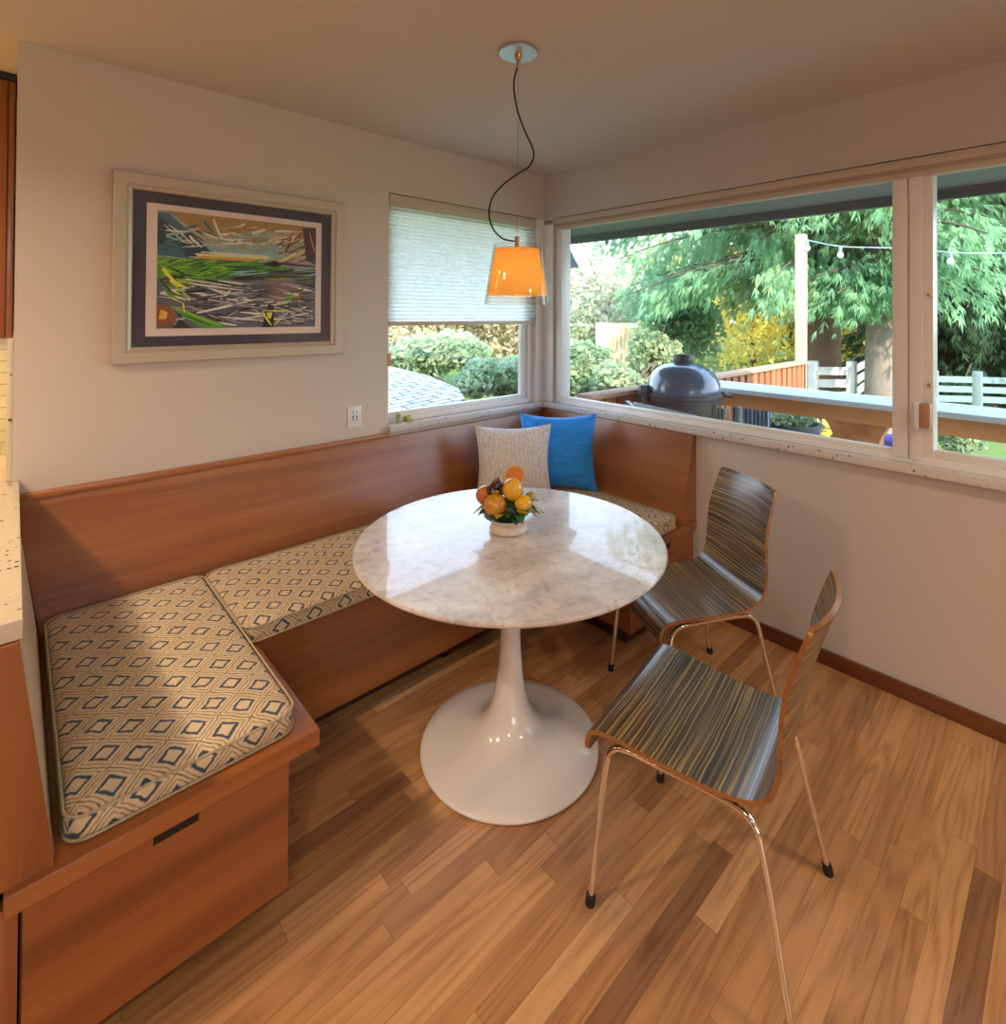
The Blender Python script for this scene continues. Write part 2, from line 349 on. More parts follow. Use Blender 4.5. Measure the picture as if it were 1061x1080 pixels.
def build(name, bm, mats, parent=None, smooth=40, label=None, cat=None, group=None, kind=None, me=None):
    if me is None:
        me = bpy.data.meshes.new(name); bm.to_mesh(me); bm.free()
    for m in (mats if isinstance(mats, (list, tuple)) else [mats]): me.materials.append(m)
    o = bpy.data.objects.new(name, me); COL.objects.link(o)
    if smooth is not None and len(me.polygons):
        me.polygons.foreach_set('use_smooth', [True]*len(me.polygons))
        try: me.set_sharp_from_angle(angle=math.radians(smooth))
        except Exception: pass
    if parent:
        r = root_of(parent); me.transform(ROOT_M[r.name].inverted()); o.parent = parent
    else:
        co = np.empty(len(me.vertices)*3); me.vertices.foreach_get('co', co); co = co.reshape(-1, 3)
        c = Vector(((co[:,0].min()+co[:,0].max())/2, (co[:,1].min()+co[:,1].max())/2, co[:,2].min()))
        me.transform(Matrix.Translation(-c)); o.location = c; ROOT_M[o.name] = Matrix.Translation(c)
    if label: o['label'] = label
    if cat: o['category'] = cat
    if group: o['group'] = group
    if kind: o['kind'] = kind
    return o
ROOT_M = {}
def thing(name, label, cat, loc=(0, 0, 0), rz=0., group=None):
    o = bpy.data.objects.new(name, None); COL.objects.link(o); o.empty_display_size = .1
    o.location = loc; o.rotation_euler = (0, 0, rz); o['label'] = label; o['category'] = cat
    if group: o['group'] = group
    ROOT_M[o.name] = Matrix.Translation(loc) @ Matrix.Rotation(rz, 4, 'Z')
    return o
def copy_tree(o, parent=None):
    c = o.copy(); COL.objects.link(c); c.parent = parent
    for ch in list(o.children): copy_tree(ch, c)
    return c
def B(): return bmesh.new()
def struct(name, bm, m, parent=None, smooth=30):
    return build(name, bm, m, parent, smooth, kind=None if parent else 'structure')

# ------------------------------------------------------------------ room shell
H = 2.44; WA0, WA1 = -1.163, -.07; WZ0, WZ1 = .93, 2.147; WBY0, WBY1 = -.09, -3.35
b = B(); box(b, -10, .0, -7, .8, -.1, 0); struct('floor', b, m_floor)
b = B(); box(b, -10, .12, -7.1, .8, H, H+.1); struct('ceiling', b, m_ceil)
b = B()
box(b, -2.58, WA0, 0, .12, 0, H); box(b, WA0, .12, 0, .12, 0, WZ0-.035); box(b, WA0, WA1, 0, .12, WZ1, H); box(b, WA1, .12, 0, .12, WZ0-.035, H)
struct('wall_left', b, m_wall)
b = B()
box(b, 0, .12, -7, 0, 0, WZ0-.035); box(b, 0, .12, WBY0, 0, WZ0-.035, H); box(b, 0, .12, WBY1, WBY0, WZ1, H); box(b, 0, .12, -7, WBY1, WZ0-.035, H)
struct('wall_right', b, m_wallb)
b = B(); box(b, -10, .12, -7.1, -7, 0, H); struct('wall_back', b, m_wall)
b = B(); box(b, -10.1, -10, -7.1, .8, 0, H); struct('wall_far_kitchen', b, m_wall)
b = B(); box(b, -2.577, -2.45, .12, .9, 0, H); struct('wall_kitchen_side', b, m_wall)
b = B(); box(b, -10, -2.577, .70, .9, 0, H); struct('wall_kitchen', b, m_tile)
b = B(); box(b, -.018, 0, -7, -1.12, 0, .062, .003); struct('baseboard_right', b, m_base)
# stone window sill, L-shaped around the corner
b = B()
prism(b, [(WA0+.0, -.032), (-.032, -.032), (-.032, -3.6), (.03, -3.6), (.03, .03), (WA0, .03)], 2, WZ0-.034, WZ0+.002, bevel=.003)
struct('trim_1', b, m_quartz)
# stone jamb on the end of the picture wall
b = B(); box(b, -2.596, -2.58, -.002, .125, .94, 1.42, .002); struct('trim_2', b, m_quartzk)

b = B(); box(b, WA1-.002, -.0, -.004, 0, WZ0+.003, WZ1, .001); box(b, -.004, 0, WBY0-.0, -.0, WZ0+.003, WZ1, .001); box(b, WA1-.003, WA1, 0, .03, WZ0, WZ1); struct('trim_5', b, m_white)
# --- window 1 (left wall)
w1 = bpy.data.objects.new('window_1', None); COL.objects.link(w1); w1['kind'] = 'structure'; ROOT_M['window_1'] = Matrix.Identity(4)
b = B()
for o_, wd, y0, y1 in ((0, .045, .03, .085), (.045, .045, .045, .075)):
    x0, x1, z0, z1 = WA0+o_*.2, WA1-o_, WZ0+o_*.6, WZ1-o_
    box(b, x0, x0+wd*.5, y0, y1, z0, z1, .002); box(b, x1-wd, x1, y0, y1, z0, z1, .002)
    box(b, x0+wd*.5, x1-wd, y0, y1, z0, z0+wd*.62, .002); box(b, x0+wd*.5, x1-wd, y0, y1, z1-wd, z1, .002)
    if o_: box(b, x0+wd*.5, x1, y0+.01, y1-.01, WZ0, z0)
build('frame', b, m_vinyl, w1)
b = B(); box(b, WA0+.01, WA1-.07, .068, .072, WZ0+.04, WZ1-.06); build('pane', b, m_glass, w1, None)
b = B(); box(b, WA0-.002, WA0+.02, -.004, .03, 1.235, 1.305, .004); build('latch', b, flat('tan_latch', srgb(196, 150, 110), .5), w1)
# --- window 2 (right wall)
w2 = bpy.data.objects.new('window_2', None); COL.objects.link(w2); w2['kind'] = 'structure'; ROOT_M['window_2'] = Matrix.Identity(4)
ML, MR = -1.968, -2.10
b = B()
JL, JR = WBY0-.055, WBY1+.06
box(b, .02, .11, JL, WBY0, WZ0-.03, WZ1, .003); box(b, .02, .085, JR, JL, WZ0-.03, WZ0+.028, .003)
box(b, .03, .068, ML, JL, WZ0+.028, WZ0+.044, .002); box(b, .035, .068, JR, MR, WZ0+.028, WZ0+.062, .002)
box(b, .02, .11, JR, JL, WZ1-.06, WZ1, .003); box(b, .02, .11, WBY1, JR, WZ0-.03, WZ1, .003)
build('frame', b, m_vinyl, w2)
b = B()
box(b, .012, .11, ML-.05, ML, WZ0+.02, WZ1-.03, .002); box(b, .02, .11, ML-.058, ML-.05, WZ0+.02, WZ1-.03); box(b, .008, .11, ML-.10, ML-.058, WZ0+.02, WZ1-.03, .002); box(b, .022, .11, MR, ML-.10, WZ0+.02, WZ1-.03, .002)
build('mullion', b, m_vinyl, w2)
b = B(); box(b, .058, .062, ML-.01, WBY0-.05, WZ0+.03, WZ1-.05); build('pane', b, m_glass, w2, None)
b = B(); box(b, .056, .060, WBY1+.05, MR+.01, WZ0+.05, WZ1-.05); build('pane', b, m_glass, w2, None)
m_tan = flat('tan_latch_face', srgb(176, 140, 104), .45)
b = B(); box(b, -.028, .012, -2.062, -2.046, 1.075, 1.178, .004); lt = build('latch', b, m_plate, w2)
b = B(); box(b, -.022, .02, -2.098, -2.062, 1.08, 1.176, .008); build('latch_lever', b, m_tan, lt)
for z in (1.245, 1.60):
    b = B(); ball(b, (.018, -2.088, z), .007, 2); build('screw_cap', b, m_brass, w2)

# --- shades
sh = thing('cellular_shade', 'pale pleated cellular shade half lowered over the left window', 'window shade', (-.6, .015, 2.145))
b = B(); box(b, WA0+.004, -.004, -.003, .042, 2.082, 2.142, .003); build('head_rail', b, m_rail, sh)
b = B(); prof = []; nz = 29; zt, zb = 2.082, 1.468
for i in range(nz*2+1): prof.append((.004 if i % 2 else .020, zt-(zt-zb)*i/(nz*2)))
pr2 = [(.034-(.0 if i % 2 else .012)+.004, z) for i, (y, z) in enumerate(prof)]
for P_ in (prof,):
    A_ = [b.verts.new((WA0+.006, y, z)) for y, z in P_]; B_ = [b.verts.new((-.006, y, z)) for y, z in P_]
    for i in range(len(P_)-1): b.faces.new((A_[i], A_[i+1], B_[i+1], B_[i]))
build('pleated_fabric', b, m_shade, sh, None)
b = B(); box(b, WA0+.005, -.005, -.002, .034, 1.448, 1.470, .004); build('bottom_rail', b, m_rail, sh)
sh = thing('cellular_shade', 'beige cellular shade fully raised at the top of the wide right window', 'window shade', (.0, -1.7, 2.145))
b = B(); box(b, -.004, .05, WBY1+.01, -.004, 2.106, 2.142, .003); build('head_rail', b, m_rail, sh)
b = B(); box(b, .004, .048, WBY1+.01, -.006, 2.09, 2.108, .002); build('pleated_fabric', b, flat('stacked_pleats', srgb(178, 160, 136), .8), sh)
b = B(); box(b, -.002, .05, WBY1+.01, -.006, 2.068, 2.09, .004); build('bottom_rail', b, m_rail, sh)

# ------------------------------------------------------------------ banquette
bl = thing('banquette_bench', 'cherry bench box at the left with a wide drawer front', 'bench', (-2.3, -.9, 0), group='built-in corner benches')
b = B(); box(b, -2.584, -2.0, -1.155, -.02, .408, .45, .003); build('seat_board', b, [m_woodx], bl)
b = B(); zt = .397; prism(b, [(-2.557, .075), (-2.068, .075), (-2.068, zt), (-2.266, zt), (-2.266, zt-.028), (-2.352, zt-.028), (-2.352, zt), (-2.557, zt)], 1, -1.128, -1.108); dr = build('drawer', b, m_woodx, bl)
b = B(); box(b, -2.3515, -2.2665, -1.1265, -1.1075, .3695, .4); build('pull_notch_shade', b, m_black, dr)  # black block fills the pull cutout, painted in place of its shade
b = B(); box(b, -2.56, -2.075, -1.106, -.03, .075, .407); build('carcass', b, m_woodx, bl)
b = B(); box(b, -2.60, -2.563, -1.128, -1.10, .0, .407, .001); build('filler_strip', b, m_woodz, bl)
b = B(); box(b, -2.56, -2.13, -1.05, -.05, 0, .075); build('toe_kick', b, m_kick, bl)
bc = thing('banquette_bench', 'long cherry bench box under the picture wall between the two end benches', 'bench', (-1.3, -.4, 0), group='built-in corner benches')
b = B(); box(b, -1.999, -.621, -.62, -.02, .42, .45); build('seat_board', b, m_woodx, bc)
b = B(); prism(b, [(-2.073,.085),(-.562,.085),(-.562,.407),(-.621,.407),(-.621,.449),(-1.999,.449),(-1.999,.407),(-2.073,.407)], 1, -.637, -.6205); build('front_panel', b, m_woodx, bc)
b = B(); box(b, -2.07, -.563, -.55, -.535, 0, .085); build('toe_kick', b, m_kick, bc)
br = thing('banquette_bench', 'short cherry bench box under the right window beside the chairs', 'bench', (-.3, -.6, 0), group='built-in corner benches')
b = B(); box(b, -.62, -.001, -1.119, -.02, .408, .45, .002); build('seat_board', b, m_woody, br)
b = B(); prism(b, [(-.56, .075), (-.004, .075), (-.004, zt), (-.225, zt), (-.225, zt-.028), (-.315, zt-.028), (-.315, zt), (-.56, zt)], 1, -1.100, -1.084); dr = build('drawer', b, m_woodx, br)
b = B(); box(b, -.3145, -.2255, -1.0985, -1.0835, .3695, .4); build('pull_notch_shade', b, m_black, dr)  # solid black in the cutout, the notch's shade as colour
b = B(); box(b, -.556, -.004, -1.083, -.03, .075, .407); build('carcass', b, m_woody, br)
b = B(); box(b, -.52, -.004, -1.05, -.05, 0, .075); build('toe_kick', b, m_kick, br)
def mitre_panel(name, P, mats, parent, label=None):
    # P: front-bottom a,b ; front-top a,b ; back-top a,b ; back-bottom a,b
    b = B(); v = [b.verts.new(p) for p in P]
    for q in ((0,1,3,2),(2,3,5,4),(4,5,7,6),(6,7,1,0),(0,2,4,6),(1,7,5,3)): b.faces.new([v[i] for i in q])
    bmesh.ops.recalc_face_normals(b, faces=b.faces)
    return build(name, b, mats, parent, None, label)
TA = .872; TB = .893; ZB = .452
kA = lambda z: -.15 + (z-ZB)/(TA-ZB)*.125
mitre_panel('backrest', [(-2.508,-.15,ZB),(-.14,-.15,ZB),(-2.572,-.025,TA),(-.03,-.025,TA),(-2.58,-.001,TA),(-.004,-.001,TA),(-2.58,-.001,ZB),(-.004,-.001,ZB)], m_woodx, bc)
mitre_panel('backrest', [(-.14,-.152,ZB),(-.14,-1.114,ZB),(-.03,-.027,TB),(-.03,-1.114,TB),(-.002,-.006,TB),(-.002,-1.114,TB),(-.002,-.006,ZB),(-.002,-1.114,ZB)], m_woody, br)
mitre_panel('backrest', [(-2.512,-1.117,ZB),(-2.512,-.153,ZB),(-2.567,-1.117,.895),(-2.574,-.028,.895),(-2.60,-1.117,.895),(-2.60,-.003,.895),(-2.60,-1.117,ZB),(-2.60,-.003,ZB)], flat('cream_backrest_paint', srgb(200, 176, 148), .45), bl, 'cream painted backrest')
b = B(); box(b, -2.572, WA0-.001, -.036, -.0005, TA+.001, .892, .002); build('backrest_cap', b, m_woodtrim, bc, 30)
vt = thing('floor_vent', 'dark louvered air vent in the toe kick under the long bench', 'vent', (-1.05, -.55, 0))
b = B(); box(b, -1.2, -.80, -.556, -.551, .004, .08); build('back_plate', b, m_black, vt)
b = B(); box(b, -1.2, -1.175, -.562, -.556, .004, .082); box(b, -1.0, -.985, -.562, -.556, .004, .082); box(b, -.82, -.8, -.562, -.556, .004, .082); box(b, -1.2, -.8, -.562, -.556, .0, .018); build('frame', b, m_vent, vt)
b = B()
for k in range(34): box(b, -1.172+k*.0105, -1.169+k*.0105, -.56, -.556, .018, .08)
build('grille', b, m_kick, vt)
# ------------------------------------------------------------------ cushions
def rrect(cx, cy, hx, hy, r, n=6):
    out = []
    for sx, sy, a0 in ((1,1,0),(-1,1,90),(-1,-1,180),(1,-1,270)):
        for k in range(n+1):
            a = math.radians(a0+90*k/n); out.append((cx+sx*(hx-r)+r*math.cos(a), cy+sy*(hy-r)+r*math.sin(a)))
    return out
def cushion(x0, x1, y0, y1, z0, z1, label, r=.045, swap=False, tilt=0.):
    t = thing('seat_cushion', label, 'seat cushion', ((x0+x1)/2, (y0+y1)/2, z0), 0, 'patterned bench seat cushions')
    cx, cy, hx, hy = (x0+x1)/2, (y0+y1)/2, (x1-x0)/2, (y1-y0)/2
    b = B(); uvl = b.loops.layers.uv.new('UVMap')
    levels = [(.012, z0), (.003, z0+.004), (0, z0+.015), (0, z1-.014), (.004, z1-.006), (.012, z1-.001), (.03, z1+.004), (.07, z1+.008), (.13, z1+.010)]
    rings = []
    for ins, z in levels:
        pts = rrect(cx, cy, hx-ins, hy-ins, max(.006, r-ins), 6)
        rings.append([b.verts.new((p[0], p[1], z + .003*mnoise.noise(Vector((p[0]*6, p[1]*6, z*3))))) for p in pts])
    n = len(rings[0])
    for li, (a, c) in enumerate(zip(rings, rings[1:])):
        for k in range(n):
            f = b.faces.new((a[k], a[(k+1) % n], c[(k+1) % n], c[k]))
            for l in f.loops:
                p = l.vert.co; dz = (z1-p.z) if li < 4 else 0
                u, v = p.x, p.y
                if li < 4:
                    nx, ny = f.calc_center_median().x-cx, f.calc_center_median().y-cy
                    if abs(nx)/hx > abs(ny)/hy: u += math.copysign(dz, nx)
                    else: v += math.copysign(dz, ny)
                l[uvl].uv = (v, u) if swap else (u, v)
    for ring, rev in ((rings[-1], False), (rings[0], True)):
        f = b.faces.new(ring[::-1] if rev else ring)
        for l in f.loops: l[uvl].uv = (l.vert.co.y, l.vert.co.x) if swap else (l.vert.co.x, l.vert.co.y)
    build('cover', b, m_fabric, t, 50)
    for z in (z1-.003, z0+.006):
        b = B(); tube(b, [(p[0], p[1], z) for p in rrect(cx, cy, hx+.001, hy+.001, r, 6)], .0030, 8, True); build('piping', b, m_pipe, t, 60)
    return t
cushion(-2.497, -2.045, -1.122, -.158, .4505, .507, 'large patterned seat cushion on the left end bench nearest the counter')
cushion(-2.038, -.628, -.668, -.158, .4505, .507, 'long patterned seat cushion on the middle bench behind the round table', swap=False)
cushion(-.617, -.155, -1.105, -.158, .4505, .507, 'patterned seat cushion on the right end bench below the blue pillow')

# ------------------------------------------------------------------ throw pillows
def pillow(name, c, right, fwd, w, h, t, mat, label, lean, piping=None, wr=.006, seed=0):
    right = Vector(right).normalized(); fwd = Vector(fwd).normalized()
    upv = Vector((0, 0, 1)); nrm = fwd
    # lean the top away from the viewer
    upl = (upv*math.cos(lean) - nrm*math.sin(lean)).normalized(); nl = right.cross(upl)
    if nl.dot(nrm) < 0: nl = -nl
    b = B(); N = 28; c = Vector(c); front = {}; back = {}
    uvl = b.loops.layers.uv.new('UVMap')
    for i in range(N+1):
        for j in range(N+1):
            x = -1+2*i/N; y = -1+2*j/N
            px = x*(1-.10*(1-y*y)**1.0+.02*y*y); py = y*(1-.10*(1-x*x)+.02*x*x)
            th = max(0, (1-abs(x)**2.6)*(1-abs(y)**2.6))**.62
            wv = wr*mnoise.noise(Vector((x*2.2+seed, y*3.1, .3)))*th + wr*.6*mnoise.noise(Vector((x*6+seed, y*6, .9)))*th
            p = c + right*px*w/2 + upl*py*h/2
            front[i, j] = b.verts.new(p + nl*(t/2*th+wv))
            back[i, j] = front[i, j] if i in (0, N) or j in (0, N) else b.verts.new(p - nl*(t/2*th))
    for i in range(N):
        for j in range(N):
            for D, rev in ((front, False), (back, True)):
                q = [D[i, j], D[i+1, j], D[i+1, j+1], D[i, j+1]]
                if rev: q = q[::-1]
                if len(set(q)) < 3: continue
                f = b.faces.new(q)
                for l in f.loops:
                    p = l.vert.co-c; l[uvl].uv = (p.dot(right), p.dot(upl))
    bmesh.ops.recalc_face_normals(b, faces=b.faces)
    return build(name, b, mat, None, 80, label, 'pillow')
def blue_mat():
    m, nt, b = new_mat('blue_cotton'); uv = nd(nt, 'ShaderNodeTexCoord').outputs['UV']
    n = nd(nt, 'ShaderNodeTexNoise', Vector=nd(nt, 'ShaderNodeMapping', Vector=uv, Scale=(5., 13., 1.)).outputs[0], Scale=1., Detail=2.0, Distortion=.8).outputs[0]
    c = mix(nt, n, (.004, .24, .85), (.012, .31, .95)); nt.links.new(c, b.inputs['Base Color']); b.inputs['Roughness'].default_value = .7
    b.inputs['Sheen Weight'].default_value = .2
    bp = nd(nt, 'ShaderNodeBump', Strength=.9, Distance=.03, Height=n); nt.links.new(bp.outputs[0], b.inputs['Normal']); return m
def quilt_mat():
    m, nt, b = new_mat('embroidered_cream_linen'); uv = nd(nt, 'ShaderNodeTexCoord').outputs['UV']
    v = nd(nt, 'ShaderNodeTexVoronoi', Vector=uv, Scale=34., _feature='DISTANCE_TO_EDGE').outputs['Distance']
    w = nd(nt, 'ShaderNodeTexWave', Vector=uv, Scale=14., Distortion=9., Detail=2.).outputs['Fac']
    n = nd(nt, 'ShaderNodeTexNoise', Vector=uv, Scale=90., Detail=3.0).outputs[0]
    c = mix(nt, math_(nt, 'LESS_THAN', v, .06), (.68, .65, .62), (.58, .55, .53))
    c = mix(nt, 1., c, ramp(nt, math_(nt, 'MULTIPLY', math_(nt, 'ADD', w, n), .5), [(.2, (.92, .91, .90)), (.7, (1.05, 1.05, 1.05))]), 'MULTIPLY')
    nt.links.new(c, b.inputs['Base Color']); b.inputs['Roughness'].default_value = .85
    h = math_(nt, 'ADD', v, math_(nt, 'MULTIPLY', w, .3))
    bp = nd(nt, 'ShaderNodeBump', Strength=.5, Distance=.01, Height=h); nt.links.new(bp.outputs[0], b.inputs['Normal']); return m
pillow('throw_pillow', (-.315, -.43, .725), (.72, -.69, 0), (-.69, -.72, 0), .44, .43, .19, blue_mat(), 'plain bright blue throw pillow in the bench corner', .12, wr=.012, seed=3.)
pillow('throw_pillow', (-.600, -.365, .70), (.80, -.60, 0), (-.60, -.80, 0), .42, .41, .15, quilt_mat(), 'cream embroidered throw pillow leaning beside the blue pillow', .22, wr=.004, seed=8.)

# ------------------------------------------------------------------ table
TX, TY = -1.295, -1.105; TH = .728
tb = thing('pedestal_table', 'round marble topped table on a white tulip pedestal', 'table', (TX, TY, 0))
b = B(); R_ = .537
lathe(b, [(R_-.06, TH-.024), (R_-.012, TH-.018), (R_-.004, TH-.014), (R_, TH-.008), (R_-.001, TH-.003), (R_-.005, TH)], (TX, TY, 0), 128); build('tabletop', b, m_marble, tb, 30)
b = B()
prof = [(.300, 0), (.308, .002), (.312, .008), (.311, .013), (.306, .017), (.28, .022), (.24, .029), (.20, .038), (.16, .05), (.125, .066), (.098, .088), (.078, .115), (.063, .15), (.052, .2), (.044, .26), (.038, .33), (.035, .4), (.034, .47), (.036, .55), (.042, .63), (.055, .68), (.085, .70), (.14, TH-.024)]
lathe(b, prof, (TX, TY, 0), 96); build('pedestal', b, m_enamel, tb, 60)

# ------------------------------------------------------------------ fruit bowl
bc0 = Vector((-1.265, -1.06, 0))
bw = thing('fruit_bowl', 'small cream ceramic bowl on the round table holding ceramic fruit', 'bowl', (bc0.x, bc0.y, TH))
b = B(); lathe(b, [(.062, 0), (.070, .004), (.072, .012), (.066, .024), (.068, .036), (.080, .048), (.092, .056), (.090, .058), (.076, .048), (.058, .032), (.0, .030)], bc0+Vector((0, 0, TH+.0005)), 48, cap=False); build('bowl_body', b, flat('cream_ceramic', (.66, .56, .47), .25, coat=.5, var=.04), bw, 50)
def leafmesh(b, base, d, L, W, droop, mi):
    d = Vector(d).normalized(); s = d.cross(Vector((0, 0, 1))).normalized(); n = 5; rows = []
    for i in range(n+1):
        t = i/n; w = W*math.sin(PI*min(1, .12+t*.88))**.8 if i < n else .0004
        p = Vector(base)+d*L*t+Vector((0, 0, .012*math.sin(PI*t)-droop*t*t))
        rows.append([b.verts.new(p-s*w), b.verts.new(p+Vector((0, 0, -.003))), b.verts.new(p+s*w)])
    for a, c in zip(rows, rows[1:]):
        for k in (0, 1):
            f = b.faces.new((a[k], a[k+1], c[k+1], c[k])); f.material_index = mi
gl = [flat('leaf_green', (.04, .14, .03), .35, coat=.3, var=.3, scale=60), flat('leaf_yellow', (.42, .30, .04), .35, coat=.3, var=.3, scale=60), flat('leaf_dark', (.02, .07, .035), .35, coat=.3, var=.3, scale=60)]
b = B()
for k in range(26):
    a = 2*PI*k/26+random.uniform(-.1, .1); d = Vector((math.cos(a), math.sin(a), random.uniform(.0, .45)))
    base = bc0+Vector((math.cos(a)*.045, math.sin(a)*.045, TH+.066+random.uniform(0, .022)))
    leafmesh(b, base, d, random.uniform(.066, .088), random.uniform(.020, .028), .014, random.choice([0, 1, 1, 2, 0]))
for k in range(18):
    a = 2*PI*k/18; d = Vector((math.cos(a), math.sin(a), random.uniform(.5, 1.5)))
    leafmesh(b, bc0+Vector((math.cos(a)*.03, math.sin(a)*.03, TH+.075)), d, .075, .016, .01, random.choice([0, 2, 1]))
ball(b, bc0+Vector((0, 0, TH+.075)), .062, 3, (1, 1, .85), mi=2)
build('leaf_garland', b, gl, bw, 80, label='green and yellow ceramic leaves')
def fpos(lat, tow, z): return bc0 + R2*lat - F2*tow + Vector((0, 0, z))
def fruit(name, lat, tow, z, r, c, label, cat, scale=(1, 1, 1), bumpy=.3, var=.12, stem=None):
    t = thing(name, label, cat, fpos(lat, tow, z-r), 0, 'ceramic fruit in the bowl')
    b = B(); vs = ball(b, fpos(lat, tow, z), r, 4, scale)
    build('skin', b, flat(name+'_glaze', c, .3, coat=.5, bump=bumpy, bscale=260, var=var, scale=40), t, 80)
    if stem:
        b = B(); q = fpos(lat, tow, z+r*.96); lathe(b, [(.006, -.004), (.011, .002), (.014, .008), (.010, .008), (.004, .001)], q, 10, cap=False); build('calyx', b, gl[1], t, 60)
    return t
fruit('lemon', .014, .035, .887, .036, (.72, .40, .015), 'large yellow lemon at the top front of the fruit bowl', 'fruit', (1, 1, 1.12))
fruit('lemon', .052, .048, .838, .032, (.74, .40, .012), 'round yellow lemon at the lower right of the fruit bowl', 'fruit', (1, 1, 1.05))
fruit('pomegranate', -.048, .05, .837, .041, (.55, .24, .02), 'orange pomegranate at the lower front of the fruit bowl', 'fruit', (1, 1, .95), var=.35, stem=True)
fruit('peach', -.086, .005, .856, .034, (.52, .14, .025), 'reddish orange peach on the left of the fruit bowl', 'fruit', var=.3)
fruit('lime', .078, -.012, .845, .021, (.40, .34, .06), 'small greenish fruit half hidden at the right of the fruit bowl', 'fruit')
t = thing('orange_half', 'cut orange half standing at the top back of the fruit bowl', 'fruit', fpos(.020, -.022, .895), 0, 'ceramic fruit in the bowl')
b = B(); c0 = fpos(.020, -.022, .920)
vs = ball(b, (0, 0, 0), .036, 3)
for v in vs:
    if v.co.z > 0: v.co.z = -.004 * (v.co.xy.length < .03)
rot = (-F2*.93+Vector((0, 0, .45))).to_track_quat('Z', 'Y').to_matrix().to_4x4()
bmesh.ops.transform(b, matrix=Matrix.Translation(c0) @ rot, verts=b.verts)
build('rind', b, flat('orange_half_rind', (.75, .33, .08), .4, coat=.3, var=.2, scale=30), t, 60)
b = B(); lathe(b, [(.0, .0), (.029, .0), (.029, .0015)], (0, 0, 0), 24, cap=False); bmesh.ops.transform(b, matrix=Matrix.Translation(c0+(-F2*.93+Vector((0, 0, .45)))*.0015) @ rot, verts=b.verts)
build('flesh', b, flat('orange_flesh', (.62, .20, .02), .4, var=.2, scale=90), t, 60)
gb = B(); random.seed(3)
for k in range(34):
    a = random.uniform(0, 2*PI); rr = .028*math.sqrt(random.random()); ball(gb, fpos(-.045+rr*math.cos(a)*1.1, .02+random.uniform(-.015, .018), .888+rr*math.sin(a)*1.0), .0085, 2)
build('grape_bunch', gb, flat('grape_glaze', (.085, .022, .024), .3, coat=.6, var=.3, scale=60), None, 80, 'cluster of dark purple grapes at the upper left of the fruit bowl', 'fruit', 'ceramic fruit in the bowl')

